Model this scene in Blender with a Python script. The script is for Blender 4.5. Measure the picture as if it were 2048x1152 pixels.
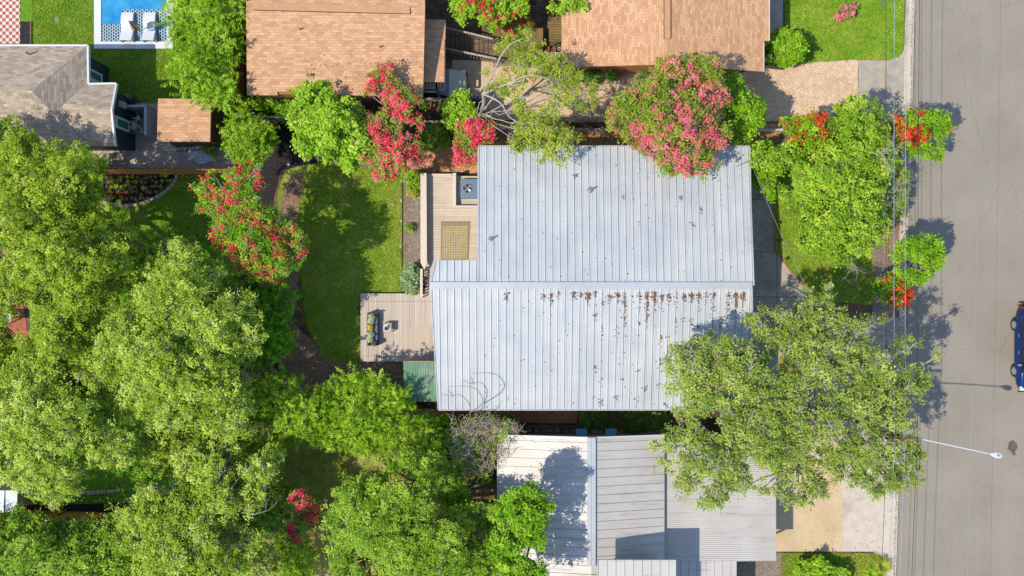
import bpy, math, random
import numpy as np
from mathutils import Vector
random.seed(7); RNG = np.random.default_rng(11)
R = math.radians
for o in list(bpy.data.objects): bpy.data.objects.remove(o)
sc = bpy.context.scene
COL = sc.collection
# ---------------------------------------------------------------- camera, sky, sun, exposure
CAMH = 43.0; FPX = 1548.0            # camera height in metres, focal length in photo pixels (photo 2048 wide)
cam = bpy.data.cameras.new('camera'); camo = bpy.data.objects.new('camera', cam); COL.objects.link(camo)
camo.location = (0, 0, CAMH); cam.sensor_width = 36; cam.lens = 36 * FPX / 2048
cam.clip_start = 0.5; cam.clip_end = 1000; sc.camera = camo
SUNV = Vector((0.705, 0.32, -1.0)).normalized()       # direction the sunlight travels
elev = math.asin(-SUNV.z)
world = bpy.data.worlds.new('World'); sc.world = world; world.use_nodes = True
wn = world.node_tree; wn.nodes.clear()
wo = wn.nodes.new('ShaderNodeOutputWorld'); bg = wn.nodes.new('ShaderNodeBackground'); sky = wn.nodes.new('ShaderNodeTexSky')
sky.sky_type = 'NISHITA'; sky.sun_disc = False; sky.sun_elevation = elev
sky.sun_rotation = math.atan2(-SUNV.x, -SUNV.y)
sky.air_density = 1.0; sky.dust_density = 0.3; sky.ozone_density = 1.0
bg.inputs[1].default_value = 0.15
wn.links.new(sky.outputs[0], bg.inputs[0]); wn.links.new(bg.outputs[0], wo.inputs[0])
sl = bpy.data.lights.new('sun', 'SUN'); sl.energy = 3.1; sl.angle = R(0.5); sl.color = (1.0, 0.92, 0.76)
so = bpy.data.objects.new('sun', sl); COL.objects.link(so); so.location = (-30, -15, 60)
so.rotation_euler = SUNV.to_track_quat('-Z', 'Y').to_euler()
sc.view_settings.view_transform = 'Standard'; sc.view_settings.look = 'None'
sc.view_settings.exposure = 0.88; sc.view_settings.gamma = 1.0; sc.view_settings.use_curve_mapping = False
sc.render.engine = 'CYCLES'
sc.cycles.max_bounces = 6; sc.cycles.diffuse_bounces = 3; sc.cycles.transparent_max_bounces = 8
sc.cycles.use_denoising = True
# ---------------------------------------------------------------- helpers
def W(px, py, z=0.0):
    "real position of a point of height z whose bearing from the drone is that of photo pixel px, py"
    s = (CAMH - z) / FPX
    return Vector(((px - 1024) * s, -(py - 576) * s, z))
def lin(c):
    c = c / 255.0
    return c / 12.92 if c <= 0.04045 else ((c + 0.055) / 1.055) ** 2.4
def C(r, g, b, k=0.6): return (lin(r) * k, lin(g) * k, lin(b) * k, 1)
WL = {}
def wloc(o): return WL.get(o.name, Vector((0, 0, 0)))
def tag(o, label=None, cat=None, group=None, kind=None):
    if label: o['label'] = label
    if cat: o['category'] = cat
    if group: o['group'] = group
    if kind: o['kind'] = kind
    return o
def empty(name, loc, label=None, cat=None, group=None):
    o = bpy.data.objects.new(name, None); COL.objects.link(o); o.location = loc; o.empty_display_size = 0.3
    WL[o.name] = Vector(loc); return tag(o, label, cat, group)
def finish(name, me, mat, parent):
    o = bpy.data.objects.new(name, me); COL.objects.link(o)
    if mat: me.materials.append(mat)
    if parent is not None: o.parent = parent; WL[o.name] = wloc(parent)
    return o
def perp(d):
    d = d.normalized(); a = Vector((0, 0, 1)) if abs(d.z) < .9 else Vector((1, 0, 0))
    u = d.cross(a).normalized(); return u, d.cross(u).normalized()
class MB:
    def __init__(s): s.v = []; s.f = []
    def face(s, pts):
        n = len(s.v); s.v += [Vector(p) for p in pts]; s.f.append(tuple(range(n, n + len(pts)))); return s
    def box(s, c, size, rz=0, tilt=None):
        cx, cy, cz = c; a, b, h = size[0] / 2, size[1] / 2, size[2] / 2; n = len(s.v)
        ca, sa = math.cos(rz), math.sin(rz)
        for x, y, z in ((-a,-b,-h),(a,-b,-h),(a,b,-h),(-a,b,-h),(-a,-b,h),(a,-b,h),(a,b,h),(-a,b,h)):
            p = Vector((x, y, z))
            if tilt: p = tilt @ p
            s.v.append(Vector((cx + p.x * ca - p.y * sa, cy + p.x * sa + p.y * ca, cz + p.z)))
        s.f += [tuple(n + i for i in q) for q in ((3,2,1,0),(4,5,6,7),(0,1,5,4),(1,2,6,5),(2,3,7,6),(3,0,4,7))]; return s
    def prism(s, pts, dz):
        "pts = top outline (3D, counter clockwise from above), extruded down by dz"
        pts = [Vector(p) for p in pts]
        A = sum(p.x * q.y - q.x * p.y for p, q in zip(pts, pts[1:] + pts[:1]))
        if A < 0: pts.reverse()
        n = len(s.v); m = len(pts)
        s.v += pts + [p - Vector((0, 0, dz)) for p in pts]
        s.f.append(tuple(range(n, n + m))); s.f.append(tuple(range(n + 2 * m - 1, n + m - 1, -1)))
        for i in range(m):
            j = (i + 1) % m; s.f.append((n + i, n + m + i, n + m + j, n + j))
        return s
    def tube(s, pts, r0, r1=None, k=6, cap=True):
        pts = [Vector(p) for p in pts]; r1 = r0 if r1 is None else r1; n = len(s.v); m = len(pts)
        u = None
        for i, p in enumerate(pts):
            d = pts[min(i + 1, m - 1)] - pts[max(i - 1, 0)]
            if d.length < 1e-6: d = Vector((0, 0, 1))
            if u is None: u, w = perp(d)
            else:
                dn = d.normalized(); u = (u - dn * u.dot(dn))
                u = u.normalized() if u.length > 1e-5 else perp(d)[0]; w = dn.cross(u)
            r = r0 + (r1 - r0) * i / max(1, m - 1)
            for j in range(k):
                a = 2 * math.pi * j / k; s.v.append(p + u * (r * math.cos(a)) + w * (r * math.sin(a)))
        for i in range(m - 1):
            for j in range(k):
                a = n + i * k + j; b = n + i * k + (j + 1) % k; s.f.append((a, b, b + k, a + k))
        if cap: s.f.append(tuple(n + j for j in range(k - 1, -1, -1))); s.f.append(tuple(n + (m - 1) * k + j for j in range(k)))
        return s
    def cyl(s, c, r, h, k=20, r2=None):
        c = Vector(c); return s.tube([c, c + Vector((0, 0, h))], r, r if r2 is None else r2, k)
    def lathe(s, c, prof, k=20):
        c = Vector(c); n = len(s.v); m = len(prof)
        for r, z in prof:
            for j in range(k):
                a = 2 * math.pi * j / k; s.v.append(c + Vector((r * math.cos(a), r * math.sin(a), z)))
        for i in range(m - 1):
            for j in range(k):
                a = n + i * k + j; b = n + i * k + (j + 1) % k; s.f.append((a, b, b + k, a + k))
        return s
    def build(s, name, mat, parent=None, rot=0, smooth=False, bevel=0):
        off = wloc(parent) if parent is not None else Vector((0, 0, 0))
        me = bpy.data.meshes.new(name)
        me.from_pydata([tuple(p - off) for p in s.v], [], s.f); me.update()
        uvl = me.uv_layers.new(name='UVMap'); ca, sa = math.cos(rot), math.sin(rot)
        for p in me.polygons:
            n = p.normal
            t = Vector((-n.y, n.x, 0)); t = t.normalized() if t.length > 0.02 else Vector((1, 0, 0))
            b = n.cross(t)
            for li in p.loop_indices:
                q = me.vertices[me.loops[li].vertex_index].co; a, c = q.dot(t), q.dot(b)
                uvl.data[li].uv = (a * ca - c * sa, a * sa + c * ca)
        if smooth: me.shade_smooth()
        o = finish(name, me, mat, parent)
        if bevel:
            m = o.modifiers.new('bevel', 'BEVEL'); m.width = bevel; m.segments = 2; m.limit_method = 'ANGLE'
        return o
def root_at(name, px, py, label, cat, group=None, z=0): return empty(name, W(px, py, z), label, cat, group)
# ---------------------------------------------------------------- materials
def newmat(name):
    m = bpy.data.materials.new(name); m.use_nodes = True; nt = m.node_tree
    b = nt.nodes['Principled BSDF']; return m, nt, b
def N(nt, t, **kw):
    n = nt.nodes.new(t)
    for k, v in kw.items(): setattr(n, k, v)
    return n
def noise(nt, co, scale, detail=5, rough=.6, dist=0):
    n = N(nt, 'ShaderNodeTexNoise'); n.inputs['Scale'].default_value = scale; n.inputs['Detail'].default_value = detail
    n.inputs['Roughness'].default_value = rough; n.inputs['Distortion'].default_value = dist
    nt.links.new(co, n.inputs['Vector']); return n.outputs['Fac']
def ramp(nt, fac, stops):
    r = N(nt, 'ShaderNodeValToRGB'); e = r.color_ramp.elements
    while len(e) < len(stops): e.new(.5)
    for i, (p, c) in enumerate(stops): e[i].position = p; e[i].color = c
    nt.links.new(fac, r.inputs[0]); return r.outputs[0]
def mix(nt, fac, a, b, mode='MIX'):
    m = N(nt, 'ShaderNodeMix', data_type='RGBA', blend_type=mode)
    for sock, val in ((m.inputs[0], fac), (m.inputs[6], a), (m.inputs[7], b)):
        if isinstance(val, (int, float)): sock.default_value = val
        elif isinstance(val, tuple): sock.default_value = val
        else: nt.links.new(val, sock)
    return m.outputs[2]
def coord(nt, which='Object'): return N(nt, 'ShaderNodeTexCoord').outputs[which]
def bump(nt, b, h, strength=.4, dist=.02):
    n = N(nt, 'ShaderNodeBump'); n.inputs['Strength'].default_value = strength; n.inputs['Distance'].default_value = dist
    nt.links.new(h, n.inputs['Height']); nt.links.new(n.outputs[0], b.inputs['Normal'])
def M(name, c1, c2, s1=3, c3=None, s3=.35, t3=(.52, .62), rough=.9, bs=40, bst=.4, bd=.02, metal=0, fine=None):
    "two-tone mottled surface, optional third colour in larger patches, optional fine grain"
    m, nt, b = newmat(name); co = coord(nt)
    col = ramp(nt, noise(nt, co, s1), [(.34, c1), (.66, c2)])
    if c3: col = mix(nt, ramp(nt, noise(nt, co, s3, 6, .7), [(t3[0], (0,0,0,1)), (t3[1], (1,1,1,1))]), col, c3)
    if fine: col = mix(nt, fine[1], col, ramp(nt, noise(nt, co, fine[0], 3, .8), [(.3, (.2,.2,.2,1)), (.7, (1.8,1.8,1.8,1))]), 'MULTIPLY')
    nt.links.new(col, b.inputs['Base Color']); b.inputs['Roughness'].default_value = rough; b.inputs['Metallic'].default_value = metal
    b.inputs['Specular IOR Level'].default_value = .3
    if bst: bump(nt, b, noise(nt, co, bs, 4), bst, bd)
    return m
def P(name, c, rough=.5, metal=0, spec=.5, var=.12, sc_=6):
    m, nt, b = newmat(name); co = coord(nt)
    d = tuple(x * (1 - var) for x in c[:3]) + (1,); e = tuple(min(1, x * (1 + var)) for x in c[:3]) + (1,)
    nt.links.new(ramp(nt, noise(nt, co, sc_), [(.3, d), (.7, e)]), b.inputs['Base Color'])
    b.inputs['Roughness'].default_value = rough; b.inputs['Metallic'].default_value = metal; b.inputs['Specular IOR Level'].default_value = spec
    return m
def bricks(name, c1, c2, mort, bw, rh, ms=.01, rough=.9, bst=.5, off=.5, worn=None, ws=.5, wt=(.5, .7), bd=.01, streak=None):
    m, nt, b = newmat(name); uv = coord(nt, 'UV')
    t = N(nt, 'ShaderNodeTexBrick'); t.offset = off; t.inputs['Scale'].default_value = 1
    t.inputs['Color1'].default_value = c1; t.inputs['Color2'].default_value = c2; t.inputs['Mortar'].default_value = mort
    t.inputs['Mortar Size'].default_value = ms; t.inputs['Brick Width'].default_value = bw; t.inputs['Row Height'].default_value = rh
    t.inputs['Mortar Smooth'].default_value = .3
    nt.links.new(uv, t.inputs['Vector']); col = t.outputs['Color']; co = coord(nt)
    col = mix(nt, .38, col, ramp(nt, noise(nt, co, 14, 6, .75), [(.3, (.55,.55,.55,1)), (.7, (1.45,1.45,1.45,1))]), 'MULTIPLY')
    if worn: col = mix(nt, ramp(nt, noise(nt, co, ws, 7, .65), [(wt[0], (0,0,0,1)), (wt[1], (1,1,1,1))]), col, worn)
    if streak:
        mp = N(nt, 'ShaderNodeMapping'); mp.inputs['Scale'].default_value = streak[1]; nt.links.new(co, mp.inputs[0])
        col = mix(nt, ramp(nt, noise(nt, mp.outputs[0], 1, 5, .7), [(.5, (0,0,0,1)), (.75, (1,1,1,1))]), col, streak[0])
    nt.links.new(col, b.inputs['Base Color']); b.inputs['Roughness'].default_value = rough; b.inputs['Specular IOR Level'].default_value = .25
    bump(nt, b, t.outputs['Fac'], -bst, bd); return m
def leafmat(name, c1, c2, c3, trans=.3, rough=.5, k=1.0):
    "leaf colour varies leaf by leaf and clump by clump through the tone attribute"
    m, nt, b = newmat(name)
    a = N(nt, 'ShaderNodeAttribute', attribute_name='tone')
    col = ramp(nt, a.outputs['Fac'], [(0, c1), (.5, c2), (1, c3)])
    b.inputs['Roughness'].default_value = rough; b.inputs['Specular IOR Level'].default_value = .18
    nt.links.new(col, b.inputs['Base Color'])
    tr = N(nt, 'ShaderNodeBsdfTranslucent'); nt.links.new(col, tr.inputs[0])
    ms = N(nt, 'ShaderNodeMixShader'); ms.inputs[0].default_value = trans
    nt.links.new(b.outputs[0], ms.inputs[1]); nt.links.new(tr.outputs[0], ms.inputs[2])
    nt.links.new(ms.outputs[0], nt.nodes['Material Output'].inputs[0]); return m
ORD = 'first second third fourth fifth sixth seventh eighth ninth tenth eleventh twelfth thirteenth fourteenth fifteenth sixteenth seventeenth eighteenth nineteenth twentieth twenty-first twenty-second twenty-third twenty-fourth twenty-fifth twenty-sixth twenty-seventh twenty-eighth'.split()
# ---------------------------------------------------------------- materials used
G = {}
G['dirt'] = M('dirt', C(96,76,56), C(140,114,84), 2.2, C(70,54,40), .5, fine=(60,.5))
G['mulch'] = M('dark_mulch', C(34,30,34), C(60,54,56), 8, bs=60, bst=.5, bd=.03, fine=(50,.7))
G['brown_mulch'] = M('brown_mulch', C(124,100,80), C(172,142,116), 6, C(160,130,98), .6, bs=60, bst=.5, bd=.03, fine=(45,.7))
G['lawn'] = M('lawn_grass', C(104,142,20), C(150,176,44), 5, C(196,178,100), .7, (.5,.74), bs=70, bst=.5, bd=.04, fine=(38,.55))
G['lawn_bright'] = M('lawn_bright', C(96,150,16), C(130,178,30), 4, C(168,178,70), .5, (.5,.76), bs=70, bst=.5, bd=.04, fine=(38,.5))
G['lawn_deep'] = M('lawn_deep', C(92,142,14), C(124,170,26), 4, C(140,160,50), .4, (.5,.75), bs=70, bst=.5, bd=.04, fine=(38,.5))
G['lawn_dry'] = M('lawn_dry', C(150,158,50), C(206,194,96), 2.2, C(236,206,142), .35, (.47,.6), bs=60, bst=1, bd=.05, fine=(40,.55))
G['pebble'] = M('pebble_aggregate', C(222,186,152), C(240,210,178), 3, C(206,170,136), .5, (.52,.7), bs=50, bst=.5, bd=.02, fine=(20,.75))
G['tan_gravel'] = M('tan_gravel', C(196,140,90), C(226,176,124), 5, C(160,116,80), .8, (.5,.65), bs=40, bst=.5, bd=.03, fine=(18,.85))
G['grey_gravel'] = M('grey_gravel', C(186,166,148), C(216,196,176), 5, C(240,222,196), .6, (.55,.66), bs=40, bst=.5, bd=.03, fine=(20,.9))
G['dark_gravel'] = M('dark_gravel', C(136,122,112), C(166,148,132), 5, C(150,122,98), .7, (.52,.66), bs=40, bst=.5, bd=.03, fine=(22,.9))
G['concrete'] = M('concrete', C(176,164,148), C(200,188,170), 2, C(150,140,126), .4, (.5,.68), bs=30, bst=.3, fine=(30,.25))
G['concrete_dark'] = M('old_concrete', C(184,172,156), C(206,194,176), 1.5, C(158,148,136), .6, (.46,.66), bs=30, bst=.3, fine=(26,.35))
G['concrete_pale'] = M('pale_concrete', C(214,198,180), C(228,214,198), 2, C(200,186,168), .4, bs=30, bst=.25, fine=(30,.2))
G['concrete_tan'] = M('tan_concrete', C(220,192,152), C(230,206,168), 2, C(208,178,138), .5, (.5,.7), bs=30, bst=.25, fine=(24,.25))
G['kerb'] = M('kerb_concrete', C(196,180,160), C(218,202,184), 3, C(150,138,124), .7, (.56,.7), bs=30, bst=.4, fine=(20,.35))
G['stone'] = M('edging_stone', C(176,158,130), C(216,198,166), 6, C(140,122,100), 2, bs=20, bst=.7, bd=.03, fine=(16,.4))
def asphalt():
    m, nt, b = newmat('asphalt'); co = coord(nt)
    col = ramp(nt, noise(nt, co, .35, 6, .6), [(.3, C(154,144,129)), (.7, C(167,157,143))])
    col = mix(nt, .6, col, ramp(nt, noise(nt, co, 45, 3, .8), [(.3, (.62,.62,.62,1)), (.7, (1.38,1.38,1.38,1))]), 'MULTIPLY')
    mp = N(nt, 'ShaderNodeMapping'); mp.inputs['Scale'].default_value = (1.4, .05, 1); nt.links.new(co, mp.inputs[0])
    col = mix(nt, .5, col, ramp(nt, noise(nt, mp.outputs[0], 1, 5, .6), [(.3, (.93,.93,.93,1)), (.7, (1.06,1.06,1.05,1))]), 'MULTIPLY')
    col = mix(nt, ramp(nt, noise(nt, co, 1.3, 8, .75), [(.69, (0,0,0,1)), (.74, (.5,.5,.5,1))]), col, C(96,88,82))
    # transverse patches, spots of gum and tar
    col = mix(nt, ramp(nt, noise(nt, co, 2.6, 2, .5), [(.8, (0,0,0,1)), (.82, (.8,.8,.8,1))]), col, C(80,74,70))
    vo = N(nt, 'ShaderNodeTexVoronoi', feature='DISTANCE_TO_EDGE'); vo.inputs['Scale'].default_value = .16
    wv = N(nt, 'ShaderNodeTexNoise'); wv.inputs['Scale'].default_value = .9; wv.inputs['Detail'].default_value = 6; nt.links.new(co, wv.inputs['Vector'])
    ad = mix(nt, .35, co, wv.outputs['Color'], 'ADD'); nt.links.new(ad, vo.inputs['Vector'])
    col = mix(nt, ramp(nt, vo.outputs['Distance'], [(.0, (.3,.3,.3,1)), (.003, (0,0,0,1))]), col, C(110,102,94))
    nt.links.new(col, b.inputs['Base Color']); b.inputs['Roughness'].default_value = .85
    bump(nt, b, noise(nt, co, 60, 3), .5, .01); return m
G['asphalt'] = asphalt()
G['seal'] = P('crack_sealant', C(164,156,145), .8)
G['oil'] = M('oil_stain', C(98,88,78), C(118,106,96), 5, fine=(30,.3))
G['peach'] = bricks('peach_shingle', C(240,190,148), C(208,158,120), C(168,124,94), .30, .135, .006, worn=C(216,168,130), ws=.5, wt=(.55,.8))
G['tan'] = bricks('tan_shingle', C(216,196,172), C(172,152,136), C(138,122,108), .30, .135, .006, worn=C(194,174,152), ws=.6, wt=(.5,.75))
G['ridge_peach'] = P('peach_ridge', C(214,158,116), .9)
G['torn'] = P('torn_felt', C(150,136,120), .9)
G['white_paint'] = P('white_paint', C(236,236,238), .5, var=.04)
G['navy'] = P('navy_siding', C(28,58,76), .6)
G['glass'] = P('window_glass', C(60,130,120), .35, spec=.2)
G['black'] = P('black_iron', C(30,32,36), .5)
G['dark'] = P('dark_brown_wood', C(70,56,46), .8)
def metal(name, c, c2, rust=None, dirt=None, rough=.42, met=.25):
    m, nt, b = newmat(name); co = coord(nt)
    col = ramp(nt, noise(nt, co, .6, 6, .6), [(.35, c), (.65, c2)])
    if dirt:
        mp = N(nt, 'ShaderNodeMapping'); mp.inputs['Scale'].default_value = dirt[1]; nt.links.new(co, mp.inputs[0])
        col = mix(nt, ramp(nt, noise(nt, mp.outputs[0], 1, 7, .7), [(dirt[2], (0,0,0,1)), (dirt[3], (1,1,1,1))]), col, dirt[0])
    if rust: col = mix(nt, ramp(nt, noise(nt, co, 5, 6, .8), [(rust[1], (0,0,0,1)), (rust[2], (.8,.8,.8,1))]), col, rust[0])
    nt.links.new(col, b.inputs['Base Color']); b.inputs['Roughness'].default_value = rough; b.inputs['Metallic'].default_value = met
    return m
G['roof_metal'] = metal('galvalume_roof', C(208,212,218), C(224,226,226), rust=(C(150,120,110), .74, .8), dirt=(C(184,184,184), (6,.14,1), .52, .8), met=.1, rough=.5)
G['roof_metal2'] = metal('white_metal_roof', C(212,204,196), C(222,217,212), dirt=(C(162,146,130), (.5,4,1), .54, .8), rough=.5, met=.1)
G['roof_corr'] = metal('weathered_corrugated', C(212,204,196), C(224,218,212), dirt=(C(178,164,152), (.3,3,1), .54, .8), rough=.55, met=.1)
G['ridge_metal'] = metal('ridge_flashing', C(200,203,210), C(212,215,221), rough=.45, met=.2)
G['green_roof'] = metal('green_corrugated', C(96,150,112), C(126,172,140), dirt=(C(170,186,166), (2,.4,1), .5, .7), rough=.5, met=.05)
G['deck'] = bricks('greige_deck', C(232,216,196), C(216,198,178), C(150,134,118), 5, .14, .008, worn=C(226,208,186), ws=1, wt=(.5,.7))
G['deck_grey'] = bricks('weathered_deck', C(228,214,200), C(208,192,178), C(150,134,122), 5, .14, .008, worn=C(216,198,178), ws=1, wt=(.5,.7))
G['deck_trim'] = P('deck_trim', C(236,220,200), .7, var=.06)
G['deck_side'] = P('deck_side', C(196,178,160), .8)
G['fence'] = bricks('cedar_fence', C(226,160,90), C(196,132,72), C(80,48,26), .13, 6, .006, off=0)
G['old_wood'] = bricks('old_grey_wood', C(150,126,104), C(118,98,82), C(60,50,42), 3, .14, .008)
G['pale_wood'] = bricks('sun_bleached_wood', C(206,190,172), C(176,160,144), C(90,80,70), 3, .09, .006)
G['olive_wood'] = bricks('mossy_deck', C(150,128,84), C(128,112,70), C(70,60,44), 4, .14, .01)
G['brown_wood'] = bricks('brown_timber', C(134,104,80), C(106,82,62), C(56,44,34), 3, .2, .01)
G['bark'] = M('bark', C(120,106,92), C(166,152,136), 8, bs=30, bst=.8, bd=.03)
G['bark_pale'] = M('pale_bark', C(176,164,150), C(210,200,188), 8, bs=30, bst=.6, bd=.02)
G['terracotta'] = P('terracotta', C(206,108,58), .8)
G['blue'] = P('ac_blue_grey', C(112,140,166), .45)
G['steel'] = P('brushed_steel', C(200,204,210), .3, metal=.7)
G['charcoal'] = P('charcoal_wicker', C(86,88,96), .8)
G['cushion'] = P('slate_cushion', C(106,118,134), .9)
G['litter'] = M('leaf_litter', C(100,72,50), C(158,118,88), 12)
G['petal'] = M('petal', C(196,84,110), C(220,130,140), 12)
# leaves: (dark, mid, light) tones of one species
L = {}
def LC(r, g, b, k=.8):
    if g > r: r, b = r + .2 * (g - r), b + .03 * (g - b)
    return C(r, g, b, k)
L['oak'] = leafmat('oak_leaf', LC(108,140,44), LC(150,178,64), LC(196,210,108))
L['oak_olive'] = leafmat('olive_leaf', LC(106,144,16), LC(152,190,34), LC(200,220,78))
L['oak_bright'] = leafmat('elm_leaf', LC(108,148,20), LC(162,198,50), LC(212,230,108))
L['green'] = leafmat('green_leaf', LC(86,146,8), LC(118,184,20), LC(170,214,52))
L['mid'] = leafmat('mid_green_leaf', LC(90,140,16), LC(132,182,34), LC(184,216,80))
L['lime'] = leafmat('lime_leaf', LC(112,174,18), LC(146,206,34), LC(194,228,76), .35)
L['bamboo'] = leafmat('bamboo_leaf', LC(108,166,14), LC(150,204,34), LC(202,234,84), .35)
L['bamboo_deep'] = leafmat('deep_bamboo_leaf', LC(72,146,12), LC(106,186,24), LC(156,214,56), .35)
L['yellow'] = leafmat('yellow_green_leaf', LC(140,160,24), LC(172,188,50), LC(206,212,94), .35)
L['front'] = leafmat('front_tree_leaf', LC(92,142,18), LC(136,186,34), LC(188,220,76))
L['mesquite'] = leafmat('mesquite_leaf', LC(132,158,24), LC(166,190,44), LC(204,212,96), .35)
L['crepe'] = leafmat('crepe_leaf', LC(110,146,30), LC(146,176,50), LC(190,176,80))
L['hedge'] = leafmat('hedge_leaf', LC(54,120,40), LC(88,150,40), LC(120,170,50))
L['agave'] = leafmat('grey_green_leaf', LC(110,150,96), LC(146,178,120), LC(180,204,150))
L['purple'] = leafmat('purple_leaf', LC(70,40,84), LC(96,60,110), LC(120,86,130))
L['crimson'] = leafmat('crimson_flower', LC(214,24,70,.95), LC(244,44,98,.95), LC(252,110,140,.95), .3)
L['scarlet'] = leafmat('scarlet_flower', LC(206,20,16,.8), LC(240,36,30,.8), LC(250,80,60,.8), .3)
L['coral'] = leafmat('coral_flower', LC(214,40,60,.85), LC(240,40,84,.85), LC(246,110,100,.85), .3)
L['pink'] = leafmat('pink_flower', LC(232,76,110,.9), LC(248,108,140,.9), LC(252,156,172,.9), .3)
L['straw'] = leafmat('dry_straw_leaf', LC(200,160,70), LC(220,186,100), LC(236,210,130))
# ---------------------------------------------------------------- ground
def sheet(name, poly, z, mat, kind='structure', rot=0, sub=0):
    o = MB().face([W(x, y, z) for x, y in (poly if sum((x2-x1)*(y2+y1) for (x1,y1),(x2,y2) in zip(poly, poly[1:]+poly[:1])) > 0 else poly[::-1])]).build(name, mat, rot=rot)
    if kind: o['kind'] = kind
    return o
def slab(name, poly, z, th, mat, parent=None, kind=None, rot=0, bevel=0):
    o = MB().prism([W(x, y, z) for x, y in poly], th).build(name, mat, parent, rot, bevel=bevel)
    if kind: o['kind'] = kind
    return o
def wob(poly, amp=3, n=3):
    "subdivide an outline and jitter it so that planted edges are not ruler straight"
    out = []
    for (x1, y1), (x2, y2) in zip(poly, poly[1:] + poly[:1]):
        for i in range(n):
            t = i / n; out.append((x1 + (x2 - x1) * t + (random.uniform(-amp, amp) if i else 0), y1 + (y2 - y1) * t + (random.uniform(-amp, amp) if i else 0)))
    return out
def smooth(pts, n=6):
    out = []
    for i in range(len(pts) - 1):
        p0, p1, p2, p3 = pts[max(i-1,0)], pts[i], pts[i+1], pts[min(i+2,len(pts)-1)]
        for k in range(n):
            t = k / n
            out.append(tuple(.5*((2*b)+(c-a)*t+(2*a-5*b+4*c-d)*t*t+(3*b-a-3*c+d)*t**3) for a,b,c,d in zip(p0,p1,p2,p3)))
    out.append(tuple(pts[-1])); return out
EDGE = [(1838,-1500),(1833,-400),(1828,0),(1822,240),(1815,450),(1806,720),(1800,830),(1790,1152),(1780,1500),(1755,2600)]
def edge(y, off=0):
    for (x1, y1), (x2, y2) in zip(EDGE, EDGE[1:]):
        if y1 <= y <= y2: return (x1 + (x2 - x1) * (y - y1) / (y2 - y1) + off, y)
tag(MB().face([(-400,-400,-.2),(400,-400,-.2),(400,400,-.2),(-400,400,-.2)]).build('ground', G['dirt']), kind='structure')
slab('terrain', EDGE + [(-1400, 2600), (-1400, -1500)], 0, .19, G['dirt'], kind='structure')
sheet('road', [(x - 2, y) for x, y in EDGE] + [(2330, 2600), (2410, -1500)], -.12, G['asphalt'])
slab('far_verge', [(2312, 2600), (3600, 2600), (3600, -1500), (2392, -1500)], 0, .19, G['lawn'], kind='structure')
# seams, stain and patch on the road
def strip(name, pts, w, z, mat, kind='structure'):
    P3 = [W(x, y, z) for x, y in pts]; mb = MB()
    for a, b in zip(P3, P3[1:]):
        d = (b - a).normalized(); q = Vector((-d.y, d.x, 0)) * w / 2
        mb.face([a - q, b - q, b + q, a + q])
    o = mb.build(name, mat)
    if kind: o['kind'] = kind
    return o
strip('road_seam', [(1970,-300),(1968,0),(1962,240),(1957,384),(1948,700),(1940,930),(1935,1152),(1930,1400)], .05, -.116, G['seal'])
strip('road_seam', [(2003,-300),(2000,120),(1990,700),(1975,1400)], .012, -.116, G['oil'])
sheet('oil_stain', [(2018,884),(2026,880),(2034,888),(2035,896),(2030,903),(2032,910),(2026,911),(2022,903),(2015,898)], -.112, G['oil'])
# planted and paved patches, each sheet a few millimetres above the one below
sheet('front_lawn', wob([(1549,330),(1742,330),(1748,610),(1622,600),(1617,583),(1575,535),(1551,500),(1548,420)], 1), .02, G['lawn'])
sheet('side_lawn', [(1568,-200),(1811,-200),(1809,0),(1807,60),(1806,95),(1801,112),(1788,119),(1715,119),(1640,123),(1590,128),(1570,120)], .03, G['lawn_bright'])
sheet('walkway', [(1538,-200),(1566,-200),(1566,60),(1556,90),(1537,80)], .026, G['concrete_dark'])
sheet('pebble_driveway', wob([(905,120),(1120,132),(1480,146),(1545,128),(1600,126),(1717,119),(1717,243),(1500,244),(1000,240),(905,232)], 1.5, 6), .012, G['pebble'])
sheet('driveway_apron', [(1717,120),(1790,120),(1803,114),(1811,100),(1813,90),(1826,90),(1824,245),(1717,245)], .018, G['concrete'])
sheet('parking_strip', wob([(1742,245),(1778,245),(1776,640),(1745,640)], 1), .014, G['dark_gravel'])
sheet('verge', wob([(1778,245),(1810,245),(1796,640),(1776,640)], 1), .016, G['brown_mulch'])
sheet('concrete_pad', [(1440,330),(1552,330),(1548,420),(1551,500),(1575,535),(1617,583),(1640,640),(1660,860),(1440,860)], .01, G['concrete_dark'])
sheet('driveway', [(1640,636),(1803,636),(1797,870),(1655,870),(1652,700)], .022, G['concrete'])
for pts in ([(1500,399),(1551,399)],[(1500,503),(1552,503)],[(1500,594),(1618,594)],[(1554,505),(1554,700)],[(1700,636),(1698,870)]):
    strip('concrete_joint', pts, .025, .028, G['oil'])
sheet('front_yard', wob([(1560,640),(1640,640),(1652,860),(1560,860)], 2), .013, G['lawn_dry'])
sheet('tan_driveway', [(1500,850),(1686,850),(1684,1103),(1500,1103)], .018, G['concrete_tan'])
sheet('pale_driveway', [(1686,850),(1800,850),(1789,1152),(1776,1152),(1775,1130),(1766,1112),(1748,1103),(1684,1103)], .02, G['concrete_pale'])
for pts in ([(1686,850),(1684,1103)],[(1590,998),(1790,998)],[(1588,998),(1588,1102)],[(1728,998),(1726,1103)]):
    strip('driveway_joint', pts, .03, .026, G['concrete_pale'])
sheet('corner_lawn', wob([(1560,1106),(1748,1106),(1764,1114),(1773,1131),(1776,1300),(1560,1300)], 1), .014, G['lawn'])
sheet('gravel_bed', [(1440,1106),(1570,1106),(1560,1300),(1440,1300)], .017, G['dark_gravel'])
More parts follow.
